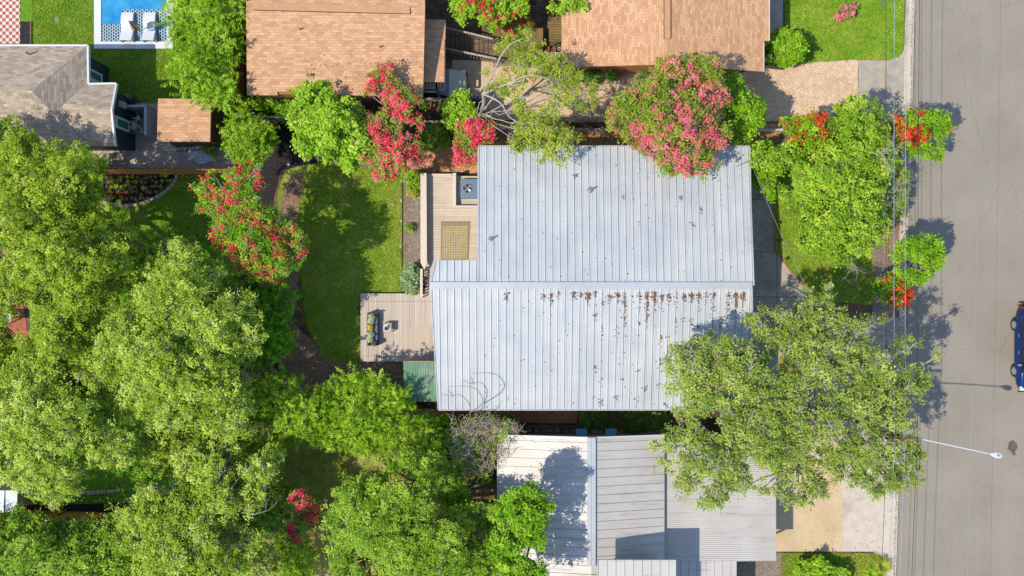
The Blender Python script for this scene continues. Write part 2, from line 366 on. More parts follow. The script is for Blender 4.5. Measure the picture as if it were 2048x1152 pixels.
# kerb: a real step up from the gutter, with dropped lengths at the driveways
def kerb(pts, w=.16, z=.035, h=.2, mat='kerb'):
    P3 = [W(x, y, z) for x, y in pts]; a = []; b = []
    for i, p in enumerate(P3):
        d = (P3[min(i+1, len(P3)-1)] - P3[max(i-1, 0)]).normalized(); q = Vector((-d.y, d.x, 0)) * w / 2
        a.append(p - q); b.append(p + q)
    mb = MB()
    mb.prism(a + b[::-1], h)
    o = mb.build('kerb', G[mat]); o['kind'] = 'structure'; return o
kerb(smooth([(1820,-300),(1815,0),(1813,50),(1812,90),(1807,106),(1795,117),(1780,120)], 6))
kerb([edge(y, -13) for y in range(246, 640, 40)])
kerb([edge(y, -9) for y in (870, 890)])
kerb(smooth([(1748,1103),(1762,1110),(1771,1125),(1774,1152),(1772,1300)], 6), .1)
o = MB().prism([W(*edge(y, -11), .01) for y in range(-1200, 2500, 50)] + [W(*edge(y, 2), .004) for y in range(2450, -1250, -50)], .13).build('gutter', G['concrete_pale']); o['kind'] = 'structure'
sheet('kerb_ramp', [edge(y, -2) for y in (90,150,200,246)] + [edge(y, -16) for y in (246,150,90)], .021, G['concrete_pale'])
sheet('kerb_ramp', [edge(y, -2) for y in (845,900,1000,1100,1152,1300)] + [edge(y, -22) for y in (1300,1152,1100,1000,845)], .024, G['concrete_pale'])
# back yards
sheet('back_yard', [(-400,-300),(480,-300),(480,345),(-400,345)], .006, G['lawn_deep'])
sheet('pool_lawn', [(60,-200),(470,-200),(470,206),(60,206)], .012, G['lawn_deep'])
sheet('checkered_patio', [(-300,-300),(40,-300),(40,87),(-300,87)], .02, None)
sheet('gravel_yard', wob([(195,204),(318,206),(318,285),(465,285),(465,336),(180,336)], 1), .014, G['grey_gravel'])
sheet('back_lawn', wob([(60,345),(500,345),(500,480),(560,600),(560,760),(60,760)], 2), .01, G['lawn_deep'])
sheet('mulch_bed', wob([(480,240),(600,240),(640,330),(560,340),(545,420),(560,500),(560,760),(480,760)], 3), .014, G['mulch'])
sheet('mulch_bed', wob([(556,400),(610,330),(820,290),(820,345),(600,350),(575,420),(600,540),(585,640),(640,700),(720,724),(808,724),(808,830),(560,800)], 4), .016, G['brown_mulch'])
sheet('lawn', wob(smooth([(806,352),(806,470),(806,586),(722,588),(722,722),(690,722),(640,712),(640,700),(612,640),(604,570),(585,500),(562,440),(556,390),(572,345),(610,330),(700,330),(806,352)], 5), 2, 2), .022, G['lawn'])
sheet('bare_lawn', wob(smooth([(600,345),(575,360),(562,400),(560,440),(575,490),(590,490),(598,420),(610,370),(600,345)], 4), 2, 2), .026, G['brown_mulch'])
sheet('gravel_path', wob([(800,285),(957,285),(957,345),(840,347),(840,352),(800,352)], 2), .018, G['tan_gravel'])
sheet('gravel_path', [(940,243),(1560,246),(1560,292),(940,292)], .015, G['tan_gravel'])
sheet('side_bed', wob([(806,352),(842,352),(850,587),(806,587)], 1), .02, G['dark_gravel'])
sheet('lower_yard', wob([(480,800),(1010,820),(1010,1200),(480,1200)], 4), .012, G['lawn_dry'])
sheet('lower_lawn', wob([(-300,760),(480,760),(480,1010),(-300,1010)], 4), .011, G['lawn_deep'])
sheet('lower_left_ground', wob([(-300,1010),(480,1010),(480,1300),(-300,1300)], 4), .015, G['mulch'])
sheet('side_alley', [(870,848),(1330,852),(1330,880),(870,880)], .014, G['brown_mulch'])
sheet('brick_patio', wob([(-300,600),(45,605),(60,700),(50,760),(-300,770)], 2), .02, M('brick_paving', C(170,96,70), C(200,124,92), 6, fine=(20,.5)))
def checker():
    m, nt, b = newmat('checker_tile'); t = N(nt, 'ShaderNodeTexChecker'); t.inputs['Scale'].default_value = 1/.185
    t.inputs[1].default_value = C(190,84,46); t.inputs[2].default_value = C(232,224,216); nt.links.new(coord(nt), t.inputs[0])
    nt.links.new(t.outputs[0], b.inputs['Base Color']); b.inputs['Roughness'].default_value = .6; return m
bpy.data.objects['checkered_patio'].data.materials.clear(); bpy.data.objects['checkered_patio'].data.materials.append(checker())

L['grass'] = leafmat('grass_blade', LC(92,142,20), LC(140,180,36), LC(206,200,96))
# ---------------------------------------------------------------- buildings
def roofmesh(root, name, faces, mat, th=.12):
    "faces: lists of (px, py, z); each face is a slab of its own thickness inside one mesh"
    mb = MB()
    for f in faces:
        P3 = [W(*p) for p in f]
        mb.prism(P3, th)
    return mb.build(name, mat, root)
def walls(root, poly, z, mat, name='wall', z0=0):
    P3 = [W(x, y, z) for x, y in poly]
    return MB().prism([Vector((p.x, p.y, z)) for p in P3], z - z0 - .002).build(name, mat, root)
def line3(mb, pts, w, h):
    P3 = [Vector(p) for p in pts]
    for a, b in zip(P3, P3[1:]):
        d = (b - a); u = Vector((-d.y, d.x, 0)).normalized() * w / 2; up = Vector((0, 0, h))
        n = len(mb.v); mb.v += [a-u, a+u, b+u, b-u, a-u+up, a+u+up, b+u+up, b-u+up]
        mb.f += [tuple(n+i for i in q) for q in ((0,1,2,3),(7,6,5,4),(0,4,5,1),(1,5,6,2),(2,6,7,3),(3,7,4,0))]
    return mb
def ribbed(root, name, quad, pitch, mat, major=(.05,.032), minors=3, minor=(.03,.01), th=.05, along='y', flat=None):
    """quad = (eave a, eave b, top b, top a) world points; sheet with ribs running from eave to top.
    quad may be a trapezoid: the cross-section is swept between the two lines at equal coordinates."""
    ea, eb, tb, ta = [Vector(p) for p in quad]
    ax = 0 if along == 'y' else 1
    lo, hi = min(ea[ax], ta[ax]), max(eb[ax], tb[ax]); xs = []
    x = lo
    while x < hi + pitch:
        xs += [(x, 0), (x + .008, major[1]), (x + major[0] - .008, major[1]), (x + major[0], 0)]
        for k in range(minors):
            c = x + major[0] + (pitch - major[0]) * (k + 1) / (minors + 1)
            xs += [(c - minor[0]/2, 0), (c - minor[0]/4, minor[1]), (c + minor[0]/4, minor[1]), (c + minor[0]/2, 0)]
        x += pitch
    oy = 1 - ax; mb = MB()
    def clip(px_):
        # the part of the slope at this coordinate: from t0 (eave) to t1 (top); sides may lean
        t0, t1 = 0.0, 1.0
        for s, (p, q) in ((1, (ea, ta)), (-1, (eb, tb))):
            a, b = p[ax], q[ax]
            inside0 = s * (px_ - a) >= -1e-6; inside1 = s * (px_ - b) >= -1e-6
            if not inside0 and not inside1: return None
            if inside0 != inside1:
                t = (px_ - a) / (b - a)
                if inside0: t1 = min(t1, t)
                else: t0 = max(t0, t)
        return t0, t1
    prev = None
    xs = [(min(max(a, lo), hi), h) for a, h in xs]
    for a, h in xs:
        c = clip(a)
        if c is None: prev = None; continue
        pts = []
        for t in c:
            p = ea.lerp(ta, t).copy(); p[ax] = a; p.z += h; pts.append(p)
        if prev is not None and abs(prev[0][ax] - a) > 1e-5:
            q = [prev[0], pts[0], pts[1], prev[1]]
            mb.face(q if (q[1]-q[0]).cross(q[2]-q[0]).z > 0 else q[::-1])
        prev = pts
    mb.prism([p - Vector((0,0,.003)) for p in (ea, eb, tb, ta)], th)
    return mb.build(name, mat, root)
# main house ------------------------------------------------------
H = root_at('metal_roof_house', 1200, 570, 'long low house in the middle with ribbed silvery metal roof littered with brown leaves', 'house')
EU, RZ, EL = 3.3, 4.1, 3.2
rw, rs = [W(1503, 571, RZ)], None
ridgeL, ridgeR = W(862, 571, RZ), W(1503, 571, RZ)
def at_y(px, z, like): p = W(px, 0, z); return Vector((p.x, like.y, z))
yU = W(0, 293, EU).y; yL = W(0, 819, EL).y; yR = ridgeL.y; yM = W(0, 521, 3.7).y
xl = W(957, 293, EU).x; xr = W(1499, 293, EU).x
zM = RZ + (EU - RZ) * (yM - yR) / (yU - yR)
ribbed(H, 'roof', [(xl, yU, EU), (xr, yU, EU), (xr, yR, RZ), (xl, yR, RZ)], .372, G['roof_metal'], major=(.05,.05), minor=(.04,.016))
ribbed(H, 'roof', [(W(872,0,zM).x, yM, zM), (xl - .003, yM, zM), (xl - .003, yR, RZ), (ridgeL.x, yR, RZ)], .372, G['roof_metal'], major=(.05,.05), minors=1)
xr2 = W(1503, 0, EL).x
ribbed(H, 'roof', [(W(877,0,EL).x, yL, EL), (W(1507,0,EL).x, yL, EL), (ridgeR.x, yR - .003, RZ), (ridgeL.x, yR - .003, RZ)], .372, G['roof_metal'], major=(.05,.05), minor=(.04,.016))
mb = MB(); line3(mb, [ridgeL + Vector((-.03,.08,.03)), ridgeR + Vector((.02,.08,.03))], .18, .05); line3(mb, [ridgeL + Vector((-.03,-.09,.025)), ridgeR + Vector((.02,-.09,.025))], .16, .055)
mb.build('ridge_cap', G['ridge_metal'], H)
mb = MB(); line3(mb, [(xl, yU+.03, EU-.12), (xr+.02, yU+.03, EU-.12)], .04, .15); line3(mb, [(xr+.03, yU, EU-.12), (ridgeR.x+.03, yR, RZ-.12), (W(1507,0,EL).x+.03, yL, EL-.12)], .04, .15)
line3(mb, [(W(877,0,EL).x, yL-.03, EL-.12), (W(1507,0,EL).x, yL-.03, EL-.12)], .04, .14)
line3(mb, [(xl-.02, yU, EU-.12), (xl-.02, yM, zM-.12)], .04, .17)
line3(mb, [(W(872,0,zM).x-.02, yM, zM-.12), (ridgeL.x-.03, yR, RZ-.12), (W(877,0,EL).x-.02, yL, EL-.12)], .04, .16)
mb.build('fascia', G['ridge_metal'], H)
walls(H, [(968,312),(1478,312),(1478,806),(905,806),(905,540),(968,540)], 3.0, P('house_siding', C(190,180,166), .8))
for px, py in ((1181, 380), (983, 478)):
    p = W(px, py, 3.6 if py < 420 else 3.85); q = MB().tube([p, p + Vector((.05,.05,.34))], .045, k=10); q.lathe(p, [(.16,-.02),(.1,.05),(.05,.09)], 12); q.build('vent_pipe', G['steel'], H)
# antenna-like service mast near the corner of the roof
p = W(1492, 325, 3.35); q = MB().tube([p, p + Vector((0,0,.7))], .03); q.tube([p + Vector((0,0,.6)), W(1472,333,3.9)], .02); q.build('service_mast', G['steel'], H)
def scatter_leaves(name, pts, size, mat, parent=None, kind='stuff', label=None):
    mb = MB()
    for p in pts:
        a = random.uniform(0, 6.3); s = size * random.uniform(.5, 1.4); u = Vector((math.cos(a), math.sin(a), random.uniform(-.3,.3))) * s; v = Vector((-math.sin(a), math.cos(a), random.uniform(-.3,.3))) * s * .6
        mb.face([p - u, p - v, p + u * random.uniform(.6,1.1), p + v])
    o = mb.build(name, mat, parent)
    if kind: o['kind'] = kind
    if label: o['label'] = label
    return o
def zroof(y): return RZ + (EU-RZ)*(y-yR)/(yU-yR) if y > yR else RZ + (EL-RZ)*(y-yR)/(yL-yR)
pts = []
for _ in range(170):      # clumps caught under the ridge cap, drifting down the seams
    k = random.random(); x0 = 1000 + 490 * (random.random() ** .75)
    if random.random() < .35: px, py, n = x0, 582 + random.uniform(0, 7), random.randint(8, 34)
    else:
        px = 1170 + 310 * random.random() ; py = 585 + (random.random() ** 1.5) * 225; n = random.randint(3, 16)
        if py > 700 and random.random() < .4: continue
    w = W(px, py, 3.6); xs = ridgeL.x + round((w.x - ridgeL.x) / .372) * .372 + .07
    for _ in range(n):
        y = w.y - .03 - abs(random.gauss(0, .17)) * (2.4 if k < .3 else 1); pts.append(Vector((xs + random.gauss(0, .06), y, zroof(y) + random.uniform(.03,.06))))
for _ in range(260):
    x = random.uniform(xl + .2, xr - .2); xs = xl + round((x - xl) / .372) * .372 + random.choice((.06, -.02)); y = random.uniform(yL + .1, yU - .2); pts.append(Vector((xs + random.gauss(0,.03), y, zroof(y) + .025)))
for px, py in ((1151,352),(1176,290),(1360,395),(1247,395),(1383,452),(1400,420)):
    w = W(px, py, 3.5)
    for _ in range(14): pts.append(Vector((w.x + random.gauss(0,.05), w.y + random.gauss(0,.08), zroof(w.y) + random.uniform(.02,.06))))
scatter_leaves('leaf_litter', [p for p in pts if yL < p.y < yU and p.x < xr], .042, G['litter'])
pts = []
for _ in range(420):
    x = W(random.gauss(1330, 90), 0, 3.5).x; y = W(0, 293 + abs(random.gauss(0, 70)), 3.4).y; x = xl + round((x - xl) / .372) * .372 + random.gauss(.02,.05)
    if xl < x < xr and y < yU: pts.append(Vector((x, y, zroof(y) + .03)))
scatter_leaves('fallen_petals', pts, .026, G['petal'])
pts = [W(random.gauss(835, 35), random.gauss(320, 22), .03) for _ in range(700)] + [W(random.uniform(790, 950), random.uniform(290, 345), .03) for _ in range(300)]
scatter_leaves('fallen_petals', pts, .03, G['petal'])
# green lean-to beside the main house
S = root_at('green_shed', 842, 763, 'small lean-to shed with green corrugated metal roof beside the deck', 'shed')
a, b = W(808, 803, 2.3), W(880, 803, 2.3); t = W(808, 724, 2.55)
ribbed(S, 'roof', [a, (b.x, a.y, 2.3), (b.x, t.y, 2.55), (a.x, t.y, 2.55)], .085, G['green_roof'], major=(.045,.02), minors=0, th=.03)
MB().box(((a.x+b.x)/2, t.y + .03, 2.5), (b.x-a.x, .05, .16)).build('fascia', G['fence'], S)
walls(S, [(811,729),(878,729),(878,800),(811,800)], 2.25, G['brown_wood'])
# house A: tan shingles, white fascia, navy walls --------------------
A = root_at('tan_shingle_house', 20, 190, 'house at upper left with tan-grey shingle roof, white fascia and dark navy walls', 'house')
e, r_ = 3.0, 4.3; r2 = 3.75
nw, ne, se, sw = (-160,92,e), (176,92,e), (176,300,e), (-160,300,e)
ra, rb = (62,181,r_), (-160,181,r_)
roofmesh(A, 'roof', [[nw, ne, ra, rb], [sw, se, ra, rb], [ne, se, ra]], G['tan'], .1)
roofmesh(A, 'roof', [[(128,208,r2),(222,220,r2),(232,168,e+.02),(172,168,e+.02)], [(128,208,r2),(222,220,r2),(229,292,e+.02),(60,292,e+.02)]], G['tan'], .1)
mb = MB(); up = Vector((0,0,-.14))
line3(mb, [W(-160,91,e)+up, W(176,91,e)+up, W(177,168,e)+up, W(232,167,e+.02)+up], .09, .18); mb.build('gutter', G['white_paint'], A)
mb = MB(); line3(mb, [W(233,167,e+.02)+up, W(223,220,r2)+up, W(230,292,e+.02)+up], .09, .17); mb.build('fascia', G['white_paint'], A)
walls(A, [(-160,104),(161,104),(161,178),(218,178),(218,282),(-160,282)], 2.85, G['navy'])
for x0, y0, y1 in ((161,128,150),(161,150,166),(218,226,250)):
    f = MB(); pa, pb = W(x0, y0, 2.85), W(x0, y1, 2.85); xx = pa.x + .03; ym = (pa.y + pb.y) / 2; hh = abs(pa.y - pb.y)
    f.box((xx, ym, 1.6), (.12, hh, 1.5)); w_ = f.build('window', G['white_paint'], A)
    MB().box((xx + .02, ym, 1.6), (.12, hh - .24, 1.1)).build('pane', G['glass'], w_)
p = W(58, 108, 3.3); MB().tube([p, p + Vector((0,0,.35))], .06, k=10).build('vent_pipe', G['steel'], A)
MB().box(W(240,210,1.6) , (.45,.35,.5)).build('meter_box', P('meter_box', C(190,196,180), .6), A)
# house B: peach shingles with carport wing -------------------------------
B = root_at('peach_roof_house', 670, 60, 'house at top centre with broad peach shingle roof and a carport wing on its right', 'house')
e, r_ = 3.1, 4.0
roofmesh(B, 'roof', [[(492,18,r_),(850,16,r_),(846,191,e),(655,191,e),(655,184,e+.035),(555,183,e+.035),(555,190,e),(494,190,e)], [(492,18,r_),(850,16,r_),(846,-160,e),(494,-160,e)]], G['peach'])
mb = MB(); line3(mb, [W(507,13,r_-.01), W(820,21,r_-.01)], .34, .06); mb.build('ridge_vent', G['ridge_peach'], B)
mb = MB(); line3(mb, [W(507,9.5,r_), W(820,16.5,r_)], .035, .02); line3(mb, [W(507,20.5,r_-.03), W(820,28,r_-.03), W(820,16,r_-.02)], .035, .02); mb.build('ridge_flashing', G['black'], B)
mb = MB()
for _ in range(26):
    c = W(random.choice((570,585,630,655,707,720)) + random.gauss(0,5), 16 + random.gauss(0,1.6), r_ + .055); mb.box(c, (random.uniform(.05,.3), random.uniform(.03,.07), .008), random.uniform(-.3,.3))
for _ in range(14):
    c = W(503 + random.gauss(0,2), random.uniform(104,150), 0); zz = e + (r_-e) * (190-c.y*0-127)/170 + .02; c = W(504 + random.gauss(0,2), random.uniform(108,150), 3.42); mb.box(c, (random.uniform(.05,.12), random.uniform(.06,.3), .008))
walls(B, [(508,-150),(838,-150),(838,180),(508,180)], 2.95, P('tan_siding', C(180,136,96), .8))
MB().box((W(605,0,e).x, W(0,188,e).y + .06, e - .16), (2.7, .07, .2)).build('fascia', G['fence'], B)
cz = 2.5
roofmesh(B, 'carport_roof', [[(843,38,cz+.05),(891,40,cz+.05),(889,164,cz),(843,164,cz)]], G['peach'], .1)
mb = MB(); line3(mb, [W(891,40,cz-.1), W(890,181,cz-.12)], .06, .14); line3(mb, [W(848,181,cz-.12), W(890,181,cz-.12)], .07, .16)
for x in (852,858,864,870,876,882): line3(mb, [W(x,164,cz-.14), W(x,181,cz-.14)], .04, .1)
mb.build('carport_frame', G['dark'], B)
p = W(875, 183, 2.3); MB().box((p.x, p.y, 1.15), (.12,.12,2.3)).build('carport_post', P('blue_post', C(60,90,110), .5), B)
# house E: peach shingles, ridge runs up the picture ------------------------
E = root_at('peach_gable_house', 1330, 50, 'house at top right of centre with peach shingle gable roof and a long ridge vent', 'house')
e, r_ = 3.1, 4.0
ys = W(0, 134, e).y; yn = 22
def WX(px, z): return W(px, 0, z).x
pl, pr = WX(1123, e), WX(1527, e); pm = WX(1335, r_)
mb = MB()
mb.prism([(pl, ys, e), (pm, ys-.12, r_), (pm, yn, r_), (pl, yn, e)], .12); mb.prism([(pm+.002, ys-.12, r_), (pr, W(0,143,e).y, e), (pr, yn, e), (pm+.002, yn, r_)], .12)
mb.prism([(pr+.002, W(0,81,e).y, e-.01), (pr+.28, W(0,81,e).y, e-.04), (pr+.28, yn, e-.04), (pr+.002, yn, e-.01)], .12)
mb.build('roof', G['peach'], E)
mb = MB(); line3(mb, [(WX(1334.5,r_), W(0,78,r_).y, r_-.01), (WX(1334.5,r_), yn, r_-.01)], .3, .06); mb.build('ridge_vent', G['ridge_peach'], E)
mb = MB(); line3(mb, [(WX(1328,r_), W(0,78,r_).y, r_), (WX(1328,r_), yn, r_)], .035, .03); line3(mb, [(WX(1341,r_), W(0,78,r_).y, r_), (WX(1341,r_), yn, r_)], .035, .03); mb.build('ridge_flashing', G['black'], E)
mb = MB(); line3(mb, [(pr+.31, W(0,81,e).y, e-.15), (pr+.31, yn, e-.15)], .05, .13); line3(mb, [(pr+.02, W(0,143,e).y, e-.13), (pr+.02, W(0,83,e).y, e-.13)], .04, .13); mb.build('fascia', G['deck_trim'], E)
MB().prism([(pl+.5, ys+.5, 2.95), (pr-.4, ys+.5, 2.95), (pr-.4, yn-1, 2.95), (pl+.5, yn-1, 2.95)], 2.95).build('wall', P('orange_siding', C(196,128,80), .8), E)
# house D: white standing seam roof, corrugated carport, raised block --------------
D = root_at('white_metal_house', 1180, 1000, 'house at bottom centre with white standing-seam roof and corrugated carport', 'house')
e, r_ = 3.0, 3.8
yt = W(0, 870, e).y; yb = -19
xe, xm, xr3 = WX(996, e), WX(1183, r_), WX(1329, e)
G['roof_metal2b'] = G['roof_metal2']
ribbed(D, 'roof', [(xe, yb, e), (xe, yt, e), (xm, yt, r_), (xm, yb, r_)], .445, G['roof_metal2'], major=(.035,.042), minors=0, along='x', th=.06)
ribbed(D, 'roof', [(xr3, yb, e), (xr3, yt-.02, e), (xm+.003, yt-.02, r_), (xm+.003, yb, r_)], .445, G['roof_metal2'], major=(.035,.042), minors=0, along='x', th=.06)
mb = MB(); ye = W(0, 1132, r_).y; line3(mb, [(xm-.11, yt+.03, r_+.02), (xm-.11, ye, r_+.02)], .2, .06); line3(mb, [(xm+.1, yt+.03, r_+.015), (xm+.1, ye, r_+.015)], .2, .065); mb.build('ridge_cap', G['ridge_metal'], D)
mb = MB(); line3(mb, [(xe-.02, yb, e-.1), (xe-.02, yt, e-.1), (xm, yt+.02, r_-.1), (xr3, yt, e-.1)], .05, .13); mb.build('fascia', G['white_paint'], D)
MB().prism([(xe+.4, yt-.4, 2.9), (xr3-.1, yt-.4, 2.9), (xr3-.1, yb+.4, 2.9), (xe+.4, yb+.4, 2.9)], 2.9).build('wall', G['concrete_dark'], D)
cz = 2.65; x0, x1, y0, y1 = WX(1328, cz), WX(1552, cz), W(0,1122,cz).y, W(0,885,cz).y
ribbed(D, 'carport_roof', [(x0, y0, cz+.08), (x0, y1, cz+.08), (x1, y1, cz), (x1, y0, cz)], .105, G['roof_corr'], major=(.05,.022), minors=0, along='x', th=.05)
for x, y in ((x1-.15, y0+.15), (x1-.15, y1-.2), (x1-.15, (y0+y1)/2)): MB().box((x, y, cz/2 - .05), (.1,.1,cz-.1)).build('carport_post', G['white_paint'], D)
MB().box((x1-1.2, y0+.5, .95), (2.3,.12,1.9)).build('screen_wall', G['concrete_dark'], D)
bz = 5.2; x0, x1, y1 = WX(1195, bz), WX(1352, bz), W(0,1120,bz).y
ribbed(D, 'upper_roof', [(x0, -20, bz), (x1, -20, bz), (x1, y1, bz), (x0, y1, bz)], .43, G['roof_metal2'], major=(.035,.04), minors=0, th=.1)
MB().prism([(x0+.5, y1-.75, bz-.12), (x1-.4, y1-.75, bz-.12), (x1-.4, -19.5, bz-.12), (x0+.5, -19.5, bz-.12)], bz-3.0).build('upper_wall', G['roof_metal2'], D)
lz = 2.9; x0, x1, y1 = WX(1353, lz), WX(1477, lz), W(0,1122,lz).y
ribbed(D, 'lower_roof', [(x0-1, -20, lz-.35), (x1, -20, lz-.35), (x1, y1-.01, lz-.35), (x0-1, y1-.01, lz-.35)], .43, G['roof_metal2'], major=(.035,.04), minors=0, th=.1)
# small outbuildings
F = root_at('garden_shed', 368, 240, 'small garden shed with flat peach shingle roof behind the gravel yard', 'shed')
roofmesh(F, 'roof', [[(316,197,2.5),(422,198,2.5),(420,283,2.3),(314,283,2.3)]], G['peach'], .12)
walls(F, [(320,202),(418,202),(416,279),(320,279)], 2.2, P('shed_wall', C(96,76,62), .8))
F2 = root_at('white_roof_shed', 910, 1130, 'small shed with white metal roof almost hidden under the bottom centre tree', 'shed')
roofmesh(F2, 'roof', [[(877,1104,2.6),(962,1104,2.6),(962,1230,2.5),(877,1230,2.5)]], G['roof_metal2'], .08)
walls(F2, [(882,1110),(956,1110),(956,1225),(882,1225)], 2.4, G['brown_wood'])
F3 = root_at('panel_roof_shed', 10, 1000, 'pale panel-roofed shed at the left edge below the oaks', 'shed')
for i, (xa, xb) in enumerate(((-60,-25),(-23,9),(11,35))): roofmesh(F3, 'roof_panel', [[(xa,981,2.4),(xb,981,2.4),(xb-2,1025,2.3),(xa,1025,2.3)]], P('pale_panel', C(196,206,210), .5), .06)
walls(F3, [(-58,985),(30,985),(30,1020),(-58,1020)], 2.2, G['concrete_dark'])
# ---------------------------------------------------------------- decks
DK = root_at('upper_deck', 890, 430, 'raised L-shaped deck of greige boards with a wide bench rail against the metal-roofed house', 'deck')
dz = .6
slab('boards', [(847,352),(957,352),(957,545),(905,560),(868,592),(858,592),(854,540),(847,520)], dz, .12, G['deck'], DK)
slab('skirt', [(849,356),(955,356),(955,543),(905,557),(860,588),(856,540),(849,520)], dz-.12, .46, G['deck_side'], DK)
slab('bench_rail', [(841,346),(853,346),(854,525),(849,540),(841,525)], 1.05, .08, G['deck_trim'], DK, bevel=.01)
slab('bench_rail_base', [(843,348),(851,348),(851,524),(843,524)], .97, .9, G['deck_side'], DK)
slab('partition_rail', [(905,346),(912,346),(912,411),(957,411),(957,414),(905,414)], .98, .08, G['deck_trim'], DK)
slab('partition', [(906,347),(911,347),(911,412),(957,412),(957,413),(906,413)], .9, .85, G['deck_side'], DK)
slab('inner_step', [(913,350),(920,350),(920,411),(913,411)], .5, .5, G['deck_grey'], DK)
slab('border_board', [(855,347.5),(904,347.5),(904,351.5),(855,351.5)], .66, .1, G['deck_trim'], DK)
ST = root_at('stair_rail', 846, 560, 'slanting slatted stair rail between the two decks', 'stair rail')
mb = MB(); pa, pb = W(843, 538, 1.05), W(843, 594, .95); line3(mb, [pa, pb], .13, .06); mb.build('handrail', G['deck_trim'], ST)
for i in range(11):
    p = pa.lerp(pb, i/10); MB().box((p.x, p.y, p.z/2), (.06,.06,p.z)).build('baluster', G['deck_trim'], ST)
for i in range(3):
    slab('tread', [(848+i*1,540+i*17),(868,540+i*17),(868,555+i*17),(848+i*1,555+i*17)], .45-i*.12, .05, G['deck'], ST)
LD = root_at('lower_deck', 795, 655, 'low square deck of weathered grey boards with outdoor sofa on it', 'deck')
slab('boards', [(737,603),(872,603),(872,712),(737,712)], .28, .1, G['deck_grey'], LD, rot=math.pi/2)
for ya, yb_ in ((587,602.6),(712.4,723)): MB().prism([W(x,y,.285) for x,y in ((721,ya),(872,ya),(872,yb_),(721,yb_))], .1).build('end_boards', G['deck_grey'], LD, rot=math.pi/2)
slab('border_board', [(721,603),(736.6,603),(736.6,712),(721,712)], .286, .1, G['deck_grey'], LD, rot=math.pi/2)
slab('skirt', [(724,590),(872,590),(872,720),(724,720)], .18, .17, G['deck_side'], LD)
# rug
def rugmat():
    m, nt, b = newmat('patterned_rug'); co = coord(nt)
    v = N(nt, 'ShaderNodeTexVoronoi', feature='F1'); v.inputs['Scale'].default_value = 7.5; v.inputs['Randomness'].default_value = 0; nt.links.new(co, v.inputs['Vector'])
    c = ramp(nt, v.outputs['Distance'], [(.12, C(120,110,70)), (.25, C(200,184,110)), (.4, C(150,118,96)), (.5, C(206,192,160))])
    nt.links.new(mix(nt, .18, c, v.outputs['Color'], 'SOFT_LIGHT'), b.inputs['Base Color']); b.inputs['Roughness'].default_value = 1; return m
RG = root_at('patterned_rug', 911, 485, 'rectangular outdoor rug with rows of small circles on the upper deck', 'rug', z=.6)
slab('border', [(882,442),(941,442),(937,520),(881,520)], .612, .011, P('rug_border', C(166,142,110), 1), RG)
slab('pattern', [(885,452),(936,452),(934,517),(884,517)], .618, .005, rugmat(), RG)
# air conditioner
AC = root_at('air_conditioner', 938, 377, 'square blue-grey air conditioner with round fan grille between deck and roof', 'air conditioner')
c = W(939, 377, .95); MB().box((c.x, c.y, .5), (.98, 1.06, .9)).build('casing', G['blue'], AC, bevel=.03)
c = W(935, 377, .95)
mb = MB(); mb.lathe((c.x, c.y, .955), [(.28,0),(.28,.03),(.24,.03),(.24,0)], 28); mb.build('fan_ring', G['steel'], AC)
MB().cyl((c.x, c.y, .952), .24, .004, 28).build('fan_well', G['black'], AC)
mb = MB()
for i in range(4):
    a = i * math.pi/2 + .5; mb.face([(c.x + math.cos(a+d)*r, c.y + math.sin(a+d)*r, .966 + h) for r, d, h in ((.05,0,0),(.23,-.1,0),(.23,.55,.02),(.06,.6,.01))])
mb.build('fan_blades', G['steel'], AC); MB().cyl((c.x, c.y, .96), .07, .03, 16).build('fan_hub', G['steel'], AC)
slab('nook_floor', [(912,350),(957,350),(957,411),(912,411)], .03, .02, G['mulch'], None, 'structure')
PB = root_at('pipe_set', 943, 402, 'white pipe elbows and valve on the ground beside the air conditioner', 'pipes')
mb = MB(); mb.tube([W(936,398,.3), W(936,404,.35), W(942,404,.35)], .04); mb.tube([W(946,397,.2), W(946,408,.2)], .05); mb.tube([W(950,398,.3), W(950,406,.3)], .03); mb.build('pipe', G['white_paint'], PB)
# sofa, cushions, table ----------------------------------------------------
dz = .285
SF = root_at('outdoor_sofa', 747, 658, 'charcoal outdoor sofa with slate seat cushions facing right on the lower deck', 'sofa', z=dz)
a, b = W(736, 625, .6), W(757, 691, .6); cx, cy, sx, sy = (a.x+b.x)/2, (a.y+b.y)/2, b.x-a.x, a.y-b.y
MB().box((cx, cy, dz+.13), (sx, sy, .2)).build('frame', G['charcoal'], SF, bevel=.02)
MB().box((a.x+.05, cy, dz+.37), (.09, sy, .56)).build('backrest', G['charcoal'], SF, bevel=.02)
for s in (1, -1): MB().box((cx, cy+s*(sy/2-.04), dz+.3), (sx, .07, .36)).build('armrest', G['charcoal'], SF, bevel=.02)
for i in range(3): MB().box((cx+.06, cy+(i-1)*(sy-.18)/3, dz+.31), (sx-.16, (sy-.2)/3-.015, .15)).build('seat_cushion', G['cushion'], SF, bevel=.05)
for x in (-1,1):
    for y in (-1,1): MB().box((cx+x*(sx/2-.05), cy+y*(sy/2-.05), dz+.02), (.05,.05,.04)).build('leg', G['black'], SF)
